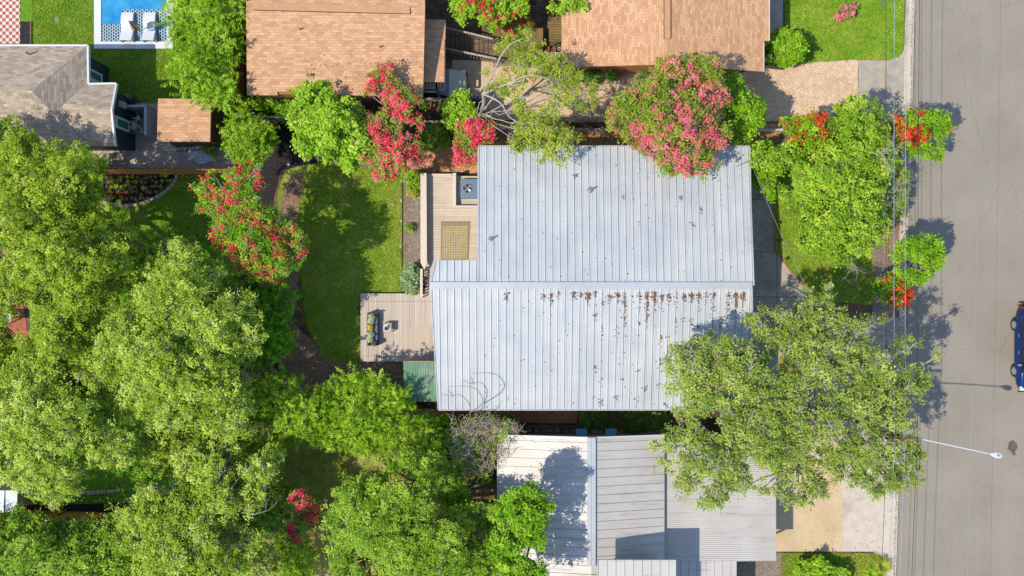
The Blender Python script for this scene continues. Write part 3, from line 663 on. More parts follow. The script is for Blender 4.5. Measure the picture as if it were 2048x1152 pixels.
def pillow(px, py, rz, mat, label, s=.42):
    z = dz + .56; p = W(px, py, z); from mathutils import Matrix
    t = Matrix.Rotation(R(38), 3, 'Y'); mb = MB(); n = 8
    for sgn in (1, -1):
        g = [[None]*(n+1) for _ in range(n+1)]
        for i in range(n+1):
            for j in range(n+1):
                u, v = i/n*2-1, j/n*2-1; h = sgn*.075*(1-u**4)*(1-v**4); q = Vector((u*s/2*(1-.08*v*v), v*s/2*(1-.08*u*u), h)); q = t @ q
                g[i][j] = Vector((p.x + q.x*math.cos(rz)-q.y*math.sin(rz), p.y + q.x*math.sin(rz)+q.y*math.cos(rz), z+q.z))
        for i in range(n):
            for j in range(n): f = [g[i][j], g[i+1][j], g[i+1][j+1], g[i][j+1]]; mb.face(f if sgn > 0 else f[::-1])
    o = mb.build('pillow', mat, smooth=True); tag(o, label, 'pillow', 'pillows on the outdoor sofa')
py_, pg, pb_ = P('yellow_fabric', C(226,196,70), .9), M('pale_green_fabric', C(206,216,150), C(180,196,120), 20), M('black_white_fabric', C(40,50,54), C(120,130,130), 25)
pillow(744, 633, .5, pg, 'topmost pale green pillow leaning on the sofa back', .38); pillow(743, 641, -.3, M('leafy_white_fabric', C(220,222,200), C(150,166,120), 25), 'white pillow with green pattern between pale green and yellow pillows')
pillow(741, 655, 0, py_, 'plain yellow pillow in the middle of the sofa', .36); pillow(742, 668, .6, M('white_green_fabric', C(226,226,206), C(150,180,110), 22), 'white pillow tilted below the yellow pillow')
pillow(741, 678, .2, pg, 'larger pale green pillow near the dark pillow', .4); pillow(748, 687, 1.5, pb_, 'dark patterned pillow at the lower end of the sofa', .34)
CT = root_at('coffee_table', 775, 656, 'square grey slatted coffee table beside the outdoor sofa', 'table', z=dz)
a, b = W(766, 646, .7), W(783.5, 664, .7); cx, cy, sx, sy = (a.x+b.x)/2, (a.y+b.y)/2, b.x-a.x, a.y-b.y
tt = P('table_grey', C(176,178,178), .7)
for i in range(5): MB().box((cx, cy+(i-2)*sy/5, dz+.4), (sx, sy/5-.012, .035)).build('slat', tt, CT)
for x in (-1,1):
    for y in (-1,1): MB().box((cx+x*(sx/2-.03), cy+y*(sy/2-.03), dz+.19), (.05,.05,.38)).build('leg', tt, CT)
z = dz + .42; c = W(774, 656, z)
BW = empty('tray', (c.x, c.y, z), 'round white tray with dark bowl on the coffee table', 'tray')
MB().lathe((c.x, c.y, z), [(0,.004),(.19,.004),(.21,.03),(.2,.03),(.18,.012),(0,.012)], 24).build('dish', G['white_paint'], BW, smooth=True)
MB().lathe((c.x-.01, c.y-.02, z+.013), [(.05,0),(.11,.07),(.1,.07),(.04,.015),(0,.015)], 20).build('bowl', P('dark_blue_bowl', C(30,44,70), .3), BW, smooth=True)
tag(MB().box((c.x+.06, c.y+.12, z+.05), (.1,.06,.05), .5).box((c.x+.1, c.y+.05, z+.06), (.05,.12,.03), .2).build('red_napkin', P('red_cloth', C(214,40,40), .8), bevel=.01), 'folded red napkin lying on the white tray', 'napkin')
# lawn edging and its little lights
tag(MB().box((W(804.5,0,0).x, (W(0,352).y + W(0,587).y)/2, .03), (.035, W(0,352).y - W(0,587).y, .1)).build('steel_edging', G['dark']), 'dark steel edging between the back lawn and gravel bed', 'edging')
for px, py, lab in ((577,329,'white disc light at the corner of the dark mulch bed'),(803,363,'white disc light in the lawn edging nearest the red crepe'),(802,402,'white disc light in the lawn edging, second from the top'),(802,442,'white disc light in the lawn edging beside the faded sprinkler spot'),(801,493,'white disc light in the lawn edging, lowest of them')):
    q = W(px, py, .05); r0 = empty('garden_light', (q.x, q.y, 0), lab, 'garden light', 'disc lights along the lawn edge')
    MB().cyl((q.x, q.y, 0), .055, .07, 16).build('casing', G['white_paint'], r0); MB().cyl((q.x, q.y, .071), .025, .004, 12).build('lens', G['black'], r0)
for px, py, lab in ((1558,446,'uppermost black path light beside the concrete'),(1559,482,'middle black path light at the lawn corner'),(1573,518,'lowest black path light on the slanting edge')):
    q = W(px, py, .2); r0 = empty('path_light', (q.x, q.y, 0), lab, 'path light', 'black path lights on the front lawn')
    MB().cyl((q.x, q.y, 0), .02, .25, 8).build('stake', G['black'], r0); MB().lathe((q.x, q.y, .25), [(.09,0),(.08,.03),(.02,.06),(0,.06)], 14).build('cap', G['black'], r0)
mb = MB()
line3(mb, [W(1546,330), W(1547,420), W(1551,500), W(1575,535), W(1617,583)], .07, .06)
tag(mb.build('brick_edging', P('brick_edge', C(176,124,84), .9)), 'thin brick edging between the front lawn and the concrete', 'edging')
tag(slab('valve_cover', [(1703,557),(1713,555),(1714,565),(1704,567)], .03, .03, P('valve_green', C(130,170,150), .6)), 'small pale green valve cover in the shaded front lawn', 'valve cover')
p = W(1766, 8, .03); tag(MB().cyl((p.x, p.y, 0), .17, .04, 20).build('manhole_cover', P('iron_cover', C(120,120,110), .7)), 'round grey meter cover in the bright top right lawn', 'meter cover')
p = W(114, 40, .03); tag(MB().box((p.x, p.y, .02), (.24,.24,.05)).build('drain_cover', G['steel']), 'small square metal drain cover in the sunny lawn left of the pool', 'drain cover')
p = W(785, 409, .03); tag(MB().cyl((p.x, p.y, 0), .07, .035, 14).build('sprinkler_head', G['concrete_pale']), 'pale sprinkler head in the back lawn near the edging lights', 'sprinkler')
# ---------------------------------------------------------------- fences and walls
def fence(name, pts, h, label, mat, rails=True, w=.04, cap=None, cat='fence'):
    r0 = root_at(name, *pts[0], label, cat); mb = MB(); P3 = [W(x, y, 0) for x, y in pts]
    line3(mb, P3, w, h); mb.build('boards', mat, r0)
    if rails:
        mb = MB(); side = Vector((0,0,0))
        for a, b in zip(P3, P3[1:]):
            d = (b-a).normalized(); q = Vector((-d.y, d.x, 0)) * (w/2+.03)
            for z in (.3, h-.35): line3(mb, [a+q+Vector((0,0,z)), b+q+Vector((0,0,z))], .05, .09)
        mb.build('rails', mat, r0)
        for a, b in zip(P3, P3[1:]):
            n = max(1, int((b-a).length/2.4)); d = (b-a).normalized(); q = Vector((-d.y, d.x, 0)) * (w/2+.06)
            for i in range(n+1):
                p = a.lerp(b, i/n) + q; MB().box((p.x, p.y, h/2), (.09,.09,h)).build('post', mat, r0)
    if cap: mb = MB(); line3(mb, [p+Vector((0,0,h)) for p in P3], .12, .03); mb.build('cap', cap, r0)
    return r0
fence('cedar_fence', [(60,348),(480,348)], 1.7, 'orange cedar fence between the gravel yard and the shaded back lawn', G['fence'])
fence('cedar_fence', [(487,-60),(489,228)], 1.7, 'orange cedar fence running up beside the left edge of the peach-roofed house', G['fence'])
fence('weathered_fence', [(486,240),(600,246),(760,250),(955,255)], 1.2, 'weathered wooden fence behind the lime green tree and crimson crepe myrtle', G['old_wood'], cap=G['pale_wood'])
fence('privacy_fence', [(1040,252),(1230,254)], 1.5, 'grey wooden fence between the pebble drive and the metal roof', G['old_wood'], cap=G['old_wood'])
fence('garden_wall', [(990,258),(1040,259),(1300,264),(1562,262)], .35, 'low concrete garden wall above the metal roof', G['concrete_pale'], False, .14, cat='wall')
fence('cedar_fence', [(20,1020),(245,1026)], 1.6, 'orange cedar fence glimpsed between oaks at lower left', G['fence'])
fence('timber_fence', [(885,846),(1160,850)], .7, 'low brown timber fence just below the eave of the metal roof', G['brown_wood'], cap=G['brown_wood'])
MB().box((W(1157,0,0).x, (W(0,820).y+W(0,848).y)/2, .35), (.1, .75, .7)).build('end_board', G['brown_wood'], bpy.data.objects['timber_fence'])
sheet('dirt_bed', [(870,800),(1160,800),(1160,846),(870,846)], .017, M('bare_soil', C(176,124,88), C(206,152,112), 6, fine=(30,.5)))
# stepping stones
for i in range(18):
    px = 1044 + i * 14.3 + random.uniform(-1.5, 1.5); py = 861 + i * .3 + random.uniform(-1, 1); p = W(px, py, .04); s = random.uniform(.27, .31)
    tag(MB().box((p.x, p.y, .03), (s, s*random.uniform(.9,1.1), .05), random.uniform(-.08,.08)).build('stepping_stone', G['concrete_pale'] if i % 3 else G['stone'], bevel=.01), ORD[i] + ' square stone paver from the left in the row between the metal-roofed houses', 'stepping stone', 'stepping stones between the houses')
for px, lab in ((1163,'left blue recycling bin beside the white metal roof'),(1222,'right blue recycling bin beside the white metal roof')):
    p = W(px, 870, .9); r0 = empty('recycling_bin', (p.x, p.y, 0), lab, 'recycling bin', 'blue bins in the alley'); bl = P('bin_blue', C(130,196,240), .5)
    MB().prism([(p.x-.27,p.y-.3,.9),(p.x+.27,p.y-.3,.9),(p.x+.27,p.y+.3,.9),(p.x-.27,p.y+.3,.9)], .9).build('body', bl, r0, bevel=.02); MB().box((p.x, p.y+.02, .95), (.6,.66,.08)).build('lid', bl, r0, bevel=.03)
    MB().tube([(p.x-.25,p.y-.36,.9),(p.x+.25,p.y-.36,.9)], .02).build('handle', bl, r0)
# half-moon flower bed
arc = smooth([(206,404),(225,408),(250,411),(272,409),(292,404),(312,395),(328,385),(342,372),(352,358),(357,342)], 12)
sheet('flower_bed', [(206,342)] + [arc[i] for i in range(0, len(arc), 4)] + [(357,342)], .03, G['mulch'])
cum = 0; last = None; n = 0; A3 = [W(x, y, .06) for x, y in arc]
for a, b in zip(A3, A3[1:]):
    cum += (b-a).length
    if cum > .262 * n:
        d = b - a; rz = math.atan2(d.y, d.x)
        tag(MB().box((a.x, a.y, .06), (.24, .17, .12), rz + random.uniform(-.05,.05)).build('edging_block', G['stone'], bevel=.015), ORD[n] + ' pale stone block from the left in the half-moon flower bed edging', 'edging block', 'edging blocks round the flower bed'); n += 1
A3 = [W(x, y, .06) for x, y in smooth([(160,980),(172,986),(190,985),(210,983),(232,982),(240,970)], 8)]; cum = 0; n = 0
for a, b in zip(A3, A3[1:]):
    cum += (b-a).length
    if cum > .28 * n:
        d = b - a; rz = math.atan2(d.y, d.x); tag(MB().box((a.x, a.y, .06), (.26, .2, .13), rz).build('edging_block', G['stone'], bevel=.02), ORD[n] + ' rough stone block from the left under the lower left oaks', 'edging block', 'edging blocks under the oaks'); n += 1
# ---------------------------------------------------------------- pool corner
PL = root_at('swimming_pool', 268, 20, 'bright blue swimming pool with white coping and black and white tiled shelf', 'pool')
pw = M('plaster_with_caustics', C(40,156,224), C(96,200,240), 1.2, bst=0)  # two blues in the plaster colour stand in for caustic light and depth
x0, x1, xo0, xo1 = 202, 334, 188, 346
slab('coping', [(xo0,83),(xo1,83),(xo1,97),(xo0,97)], .07, .25, G['white_paint'], PL)
slab('coping', [(xo0,-400),(x0,-400),(x0,82.9),(xo0,82.9)], .07, .25, G['white_paint'], PL)
slab('coping', [(x1,-400),(xo1,-400),(xo1,82.9),(x1,82.9)], .07, .25, G['white_paint'], PL)
slab('basin', [(x0,-400),(x1,-400),(x1,83),(x0,83)], .026, .012, pw, PL)
def hextile():
    m, nt, b = newmat('black_white_tile'); co = coord(nt)
    t = N(nt, 'ShaderNodeTexBrick'); t.offset = .5; t.inputs['Scale'].default_value = 1; t.inputs['Brick Width'].default_value = .17; t.inputs['Row Height'].default_value = .13
    t.inputs['Mortar Size'].default_value = .026; t.inputs['Mortar Smooth'].default_value = .1; t.inputs['Color1'].default_value = C(30,62,92); t.inputs['Color2'].default_value = C(20,44,70); t.inputs['Mortar'].default_value = C(222,228,232)
    mp = N(nt, 'ShaderNodeMapping'); mp.inputs['Rotation'].default_value = (0,0,math.pi/2); nt.links.new(co, mp.inputs[0]); nt.links.new(mp.outputs[0], t.inputs['Vector']); nt.links.new(t.outputs[0], b.inputs['Base Color']); b.inputs['Roughness'].default_value = .3; return m
slab('tiled_shelf', [(x0,48),(245,48),(245,18),(x1,18),(x1,83),(x0,83)], .04, .01, hextile(), PL)
def water():
    m, nt, b = newmat('pool_water'); nt.nodes.remove(b); co = coord(nt)
    tr = N(nt, 'ShaderNodeBsdfTransparent'); gl = N(nt, 'ShaderNodeBsdfGlossy'); fr = N(nt, 'ShaderNodeFresnel'); ms = N(nt, 'ShaderNodeMixShader')
    tr.inputs[0].default_value = (.82,.95,1,1); gl.inputs['Roughness'].default_value = .04; fr.inputs[0].default_value = 1.33
    bm = N(nt, 'ShaderNodeBump'); bm.inputs['Strength'].default_value = .6; bm.inputs['Distance'].default_value = .05; nt.links.new(noise(nt, co, 5, 2, .5, 1), bm.inputs['Height'])
    nt.links.new(bm.outputs[0], gl.inputs['Normal']); nt.links.new(bm.outputs[0], fr.inputs['Normal'])
    nt.links.new(fr.outputs[0], ms.inputs[0]); nt.links.new(tr.outputs[0], ms.inputs[1]); nt.links.new(gl.outputs[0], ms.inputs[2]); nt.links.new(ms.outputs[0], nt.nodes['Material Output'].inputs[0]); return m
sheet('pool_water', [(x0,-400),(x1,-400),(x1,83),(x0,83)], .055, water())
wl = P('chaise_white', C(238,240,244), .5, var=.03)
for px, lab in ((258,'white pool chaise on the tiled shelf under the folded umbrella'),(302,'empty white pool chaise on the tiled shelf, right of the umbrella')):
    r0 = root_at('pool_chaise', px, 58, lab, 'chaise', 'pool chaises'); mb = MB(); c = W(px, 57, 0); prof = [(-.85,.1),(-.6,.2),(-.3,.24),(0,.18),(.25,.2),(.5,.3),(.8,.42)]
    top = [Vector((c.x, c.y - t, .04 + h)) for t, h in prof][::-1]; w2 = .33
    for a, b in zip(top, top[1:]):
        mb.face([a+Vector((-w2,0,0)), a+Vector((w2,0,0)), b+Vector((w2,0,0)), b+Vector((-w2,0,0))][::-1]); mb.face([a+Vector((-w2,0,0)), b+Vector((-w2,0,0)), Vector((b.x-w2,b.y,.06)), Vector((a.x-w2,a.y,.06))]); mb.face([a+Vector((w2,0,0)), b+Vector((w2,0,0)), Vector((b.x+w2,b.y,.06)), Vector((a.x+w2,a.y,.06))])
    mb.build('shell', wl, r0)
UM = root_at('folded_umbrella', 281, 58, 'folded brown and cream umbrella leaning between the pool chaises', 'umbrella')
a, b = W(281, 60, .1), W(257, 42, 2.2); MB().tube([W(284,66,.05), a.lerp(b,.2), b], .025).build('pole', G['steel'], UM)
u, w_ = perp(b-a)
for i in range(8):
    an = i*math.pi/4; mb = MB(); o1 = (u*math.cos(an)+w_*math.sin(an)); o2 = (u*math.cos(an+.7)+w_*math.sin(an+.7)); m0 = a.lerp(b,.38)
    mb.face([b, m0+o1*.3, m0+o2*.22]); mb.build('fold', P('umbrella_brown', C(190,140,104), .9) if i % 2 == 0 else P('umbrella_cream', C(236,214,186), .9), UM)
PN = root_at('planter_bed', 50, 64, 'dark rectangular planting bed between checkered tiles and lawn', 'planter')
slab('soil', [(40,43),(60,43),(60,87),(40,87)], .05, .05, G['mulch'], PN); slab('timber', [(60,42),(62.5,42),(62.5,87),(60,87)], .1, .1, G['old_wood'], PN)
# hose, grill and pool equipment
tag(MB().tube([W(x,y,.05) for x,y in smooth([(283,84),(281,100),(277,120),(272,140),(266,160),(259,186)],5)], .012, k=5).build('hose', P('hose_green', C(90,150,50), .5)), 'thin green hose crossing the shaded lawn from pool to grill', 'hose')
GR = root_at('barbecue_grill', 257, 196, 'black kettle barbecue grill at the edge of the gravel yard', 'grill')
p = W(258, 198, .8); MB().lathe((p.x, p.y, .5), [(0,0),(.2,.05),(.29,.2),(.29,.26),(.22,.4),(.08,.47),(0,.48)], 24).build('kettle', G['black'], GR, smooth=True)
q = W(249, 191, .85); MB().lathe((q.x, q.y, .55), [(0,0),(.12,.03),(.15,.12),(.12,.22),(0,.26)], 18).build('side_burner', P('grill_grey', C(90,94,100), .3), GR, smooth=True)
for i in range(3): an = i*2.1; MB().tube([(p.x+.12*math.cos(an), p.y+.12*math.sin(an), .55), (p.x+.3*math.cos(an), p.y+.3*math.sin(an), 0)], .015).build('leg', G['black'], GR)
mb = MB().tube([(p.x-.1,p.y+.05,1.0),(p.x,p.y+.05,1.04),(p.x+.1,p.y+.05,1.0)], .015); mb.build('handle', G['steel'], GR)
PE = root_at('equipment_fence', 290, 235, 'low white-grey fence round the pool pump', 'fence')
wf = P('pale_grey_fence', C(206,206,214), .6)
slab('side_panel', [(288,212),(293,212),(293,270),(288,270)], 1.2, 1.2, wf, PE); slab('back_panel', [(246,210),(293,209),(293,213),(246,214)], 1.2, 1.2, wf, PE)
p = W(262, 249, .7); r0 = empty('pool_filter', (p.x, p.y, 0), 'round cream pool filter tank inside the pump fence', 'filter'); MB().lathe((p.x,p.y,0), [(.25,0),(.27,.1),(.27,.55),(.2,.68),(.05,.72),(0,.72)], 24).build('tank', P('cream_tank', C(206,196,176), .5), r0, smooth=True); MB().cyl((p.x,p.y,.72), .06, .08, 12).build('valve', G['black'], r0)
r0 = root_at('pool_pump', 276, 240, 'white plastic pool pump pipes beside the round filter tank', 'pump'); mb = MB(); pa = W(276,236,.4)
for pts in ([(270,236),(276,250),(281,256),(284,264)],[(262,262),(275,265),(288,263)],[(262,236),(276,236)],[(276,228),(276,240)]): mb.tube([W(x,y,.4) for x,y in pts], .035, k=8)
mb.build('pipes', G['white_paint'], r0); MB().lathe((pa.x, pa.y, .2), [(.1,0),(.13,.1),(.13,.22),(.06,.3),(0,.3)], 16).build('strainer', G['white_paint'], r0); MB().tube([W(268,232,.3), W(282,232,.3)], .09, k=12).build('motor', P('motor_blue', C(40,70,110), .4), r0)
MB().box(W(270,262,.3), (.4,.25,.3), .3).build('heater', G['steel'], r0)
p = W(249, 229, .6); tag(MB().box((p.x, p.y, .3), (.16,.14,.6)).build('junction_box', G['white_paint'], bevel=.01), 'small white box on the ground beside the navy wall', 'box')
# white tarp draped on gravel, stick frame, pots
mb = MB(); n = 12; g = [[W(376+ (i/n)*54 + 3*math.sin(j*1.3), 296 + (j/n)*34 - (i/n)*6 + 2*math.sin(i*1.1), .06 + .14*abs(math.sin(i*1.7+j*.9))*math.sin(math.pi*i/n)**.5) for j in range(n+1)] for i in range(n+1)]
for i in range(n):
    for j in range(n):
        if i - j < 8 and not (j > 7 and i < 3): mb.face([g[i][j], g[i][j+1], g[i+1][j+1], g[i+1][j]])
tag(mb.build('white_tarp', P('tarp_white', C(226,230,238), .5), smooth=True), 'crumpled white tarp lying on the gravel by the cedar fence', 'tarp')
p = W(420, 299, .3); MB_ = MB().lathe((p.x,p.y,0), [(.12,0),(.16,.3),(.14,.3),(.11,.25),(0,.25)], 20); tag(MB_.build('garden_urn', G['white_paint'], smooth=True), 'round white garden pot standing beside the crumpled tarp', 'pot')
r0 = root_at('low_trellis', 372, 296, 'low dark trellis frame with white slats behind the garden shed', 'trellis'); mb = MB()
for i in range(8): mb.box(W(350+i*7, 297-i*.3, .3), (.03,.25,.03), -.5)
mb.build('slats', G['white_paint'], r0); mb = MB(); line3(mb, [W(346,294,.28), W(405,291,.28)], .04, .04); line3(mb, [W(350,303,.28), W(403,299,.28)], .04, .04); mb.build('frame', G['black'], r0)
# stairs, deck, pallets and pots between the two peach-roofed houses
WD = root_at('old_wooden_deck', 1040, 95, 'mossy wooden deck between the two peach-roofed houses', 'deck')
slab('boards', [(985,60),(1086,56),(1086,120),(985,124)], 1.0, .1, G['olive_wood'], WD, rot=math.pi/2); slab('skirt', [(987,62),(1084,58),(1084,118),(987,122)], .9, .9, G['dark'], WD)
WP = root_at('wooden_walk', 1107, 70, 'narrow plank walk along the wall of the right peach-roofed house', 'walkway'); slab('boards', [(1094,-100),(1122,-100),(1122,97),(1096,97)], .5, .1, G['olive_wood'], WP); slab('skirt', [(1096,-98),(1120,-98),(1120,95),(1098,95)], .4, .38, G['dark'], WP)
SR = root_at('wooden_stairs', 938, 87, 'dark wooden stairs with picket rails beside the peach-roofed carport', 'stairs')
for i in range(10):
    x = 893 + i * 9.4; y0 = 58 + i*1.9; slab('tread', [(x,y0),(x+8.2,y0+1.6),(x+8.2,y0+38),(x,y0+36.4)], .12 + i*.095, .05, G['old_wood'], SR)
for s, (xa, ya, xb, yb_) in enumerate(((891,55,985,78),(891,97,992,118))):
    a, b = W(xa, ya, .9), W(xb, yb_, 1.85); mb = MB(); line3(mb, [a, b], .09, .05); rl = mb.build('handrail', G['pale_wood'], SR)
    for i in range(17): p = a.lerp(b, i/16); MB().box((p.x, p.y, p.z-.4), (.04,.04,.8)).build('picket', G['pale_wood'], SR)
def slatted(px0, py0, px1, py1, z, n, label, mat):
    r0 = root_at('slatted_bench', (px0+px1)/2, (py0+py1)/2, label, 'bench'); a, b = W(px0,py0,z), W(px1,py1,z); cy = (a.y+b.y)/2; cx = (a.x+b.x)/2; hh = a.y-b.y
    for i in range(n): MB().box((cx, a.y - (i+.5)*hh/n, z), (b.x-a.x, hh/n*.62, .03)).build('slat', mat, r0)
    for x in (a.x+.08, b.x-.08): MB().box((x, cy, z-.04), (.06, hh, .04)).build('crossbar', mat, r0); MB().box((x, cy, (z-.06)/2), (.06,hh*.7,z-.06)).build('leg', mat, r0)
slatted(1089, 104, 1122, 123, .75, 6, 'sun-bleached slatted bench below the terracotta pots', G['pale_wood']); slatted(985, 121, 1056, 133, .6, 4, 'long low slatted bench beside the mossy deck', G['pale_wood'])
for px, py, r, lab, mat in ((1093,98,.17,'largest terracotta pot in front of the bleached bench','terracotta'),(1107,100,.13,'middle terracotta pot with soil beside the largest pot','terracotta'),(1118,98,.08,'small white pot right of the terracotta pots','white_paint')):
    z0 = .5; p = W(px, py, z0+.25); r0 = empty('flower_pot', (p.x, p.y, z0), lab, 'pot', 'pots above the slatted bench'); MB().lathe((p.x,p.y,z0), [(r*.7,0),(r,.25),(r*1.08,.25),(r*1.08,.29),(r*.9,.29),(r*.88,.22),(0,.22)], 20).build('pot', G[mat], r0, smooth=True); MB().cyl((p.x,p.y,z0+.22), r*.86, .01, 18).build('soil', G['dirt'], r0)
p = W(1068, 12, .05); tag(MB().lathe((p.x,p.y,1.02), [(.42,0),(.46,.03),(.42,.05),(.38,.02)], 24).build('coiled_hose', P('hose_blue', C(70,96,120), .5), smooth=True), 'dark coiled hose on the deck between the peach-roofed houses', 'hose')
tag(slab('garden_table', [(1092,0),(1106,0),(1108,25),(1090,25)], .9, .06, G['brown_wood']), 'small brown table top on the plank walk at the top edge', 'table')
# platform at bottom
PT = root_at('wooden_platform', 965, 985, 'small wooden platform at the left edge of the white metal roof', 'platform'); slab('boards', [(934,968),(993,968),(993,1012),(934,1012)], .35, .08, G['olive_wood'], PT); slab('frame', [(932,966),(993,966),(993,1014),(932,1014)], .27, .27, G['dark'], PT); slab('back_rail', [(934,966),(993,966),(993,970),(934,970)], .7, .1, G['old_wood'], PT)
for px, py, lab in ((8,636,'white patio table at the left edge among the oaks'),(14,712,'second white patio table below the first at the left edge')):
    r0 = root_at('patio_table', px, py, lab, 'table'); slab('table_top', [(px-30,py-10),(px+14,py-10),(px+14,py+9),(px-30,py+9)], .75, .05, P('patio_table_paint', C(196,204,206), .5), r0, bevel=.01)
    for x in (px-24, px+18):
        for y in (py-8, py+8): q = W(x,y,0); MB().box((q.x,q.y,.35), (.06,.06,.7)).build('leg', G['white_paint'], r0)
# ---------------------------------------------------------------- utility pole, wires, lamp
bp = W(1672, 826, 0)
UP = empty('utility_pole', bp, 'brown utility pole rising inside the big oak by the kerb', 'utility pole')
MB().tube([bp, bp+Vector((0,0,7.4))], .15, .11, 12).build('pole', G['brown_wood'], UP)
tz = 7.2; MB().box((bp.x, bp.y, tz), (1.5,.1,.1)).build('crossarm', G['brown_wood'], UP)
SLm = empty('street_lamp', bp + Vector((0,0,6.4)), 'pale grey street lamp on a long thin arm reaching over the road', 'street lamp')
la = Vector((bp.x+.1, bp.y, 5.3)); lb = W(1982, 908, 6.9)
arm = [la.lerp(lb, t) + Vector((0,0,.1*math.sin(math.pi*t))) for t in [i/12 for i in range(13)]]
gm = P('lamp_grey', C(214,218,224), .4, var=.03)
MB().tube(arm, .038, .028, 8).build('arm', gm, SLm)
d = (lb-la); d.z = 0; d.normalize(); q = Vector((-d.y, d.x, 0))
mb = MB()
for s in (.18,-.18): mb.tube([Vector((bp.x+.1,bp.y,5.9))+q*s, arm[4]], .014, k=6)
mb.build('brace', gm, SLm)
for t in (5, 8): MB().tube([arm[t]-d*.03, arm[t]+d*.03], .05, k=10).build('clamp', gm, SLm)
hz = 6.87; prof = [(-.1,.03),(0,.06),(.15,.13),(.35,.155),(.5,.12),(.56,.03)]; mb = MB(); k = 14; base = lb; n0 = len(mb.v)
for t, r in prof:
    for j in range(k): an = 2*math.pi*j/k; mb.v.append(base + d*t + q*(r*math.cos(an)) + Vector((0,0,r*.45*math.sin(an))))
for i in range(len(prof)-1):
    for j in range(k): a = i*k+j; b = i*k+(j+1)%k; mb.f.append((a,b,b+k,a+k))
mb.f.append(tuple(range(k))); mb.f.append(tuple((len(prof)-1)*k+j for j in range(k)))
mb.build('lamp_head', gm, SLm, smooth=True); hp = base + d*.3
MB().cyl((hp.x, hp.y, hz+.07), .04, .06, 12).build('photocell', P('photocell', C(90,110,150), .4), SLm)
def wire(name, pts, r, label, sag=.0, mat='black', n=24, group=None):
    P3 = []
    for a, b in zip(pts, pts[1:]):
        a, b = Vector(a), Vector(b)
        for i in range(n): t = i/n; P3.append(a.lerp(b, t) - Vector((0,0,sag*4*t*(1-t))))
    P3.append(Vector(pts[-1])); tag(MB().tube(P3, r, k=5).build(name, G[mat]), label, 'wire', group)
far = Vector((2.6, 44, 0))
for dx, z, r, mat, lab in ((-.7,7.3,.012,'black','thin dark overhead line nearest the houses, crossing the front lawns'),(-.35,7.3,.013,'steel','pale thick overhead line over the kerb side of the top right lawn'),(.15,7.3,.012,'steel','thin pale overhead line just right of the thick pale line'),(.7,7.3,.012,'black','dark overhead line furthest out towards the road')):
    c = Vector((bp.x+dx, bp.y, z)); pz = W(1797 + dx*48 + 14, 0, z)
    up_ = c + (pz - c) * 2.2; up_.z = z; dn = c - (pz - c) * 1.2; dn.z = z; dn.x = c.x - .6
    wire('power_line', [up_, c, dn], r, lab, .25 if True else 0, mat, group='overhead power lines')
mast = W(1492,325,3.35) + Vector((0,0,.7))
wire('service_wire', [mast, W(1620,590,5.6), Vector((bp.x, bp.y, 6.9))], .013, 'pale service cable running from the metal roof corner towards the big oak', .25, 'steel')
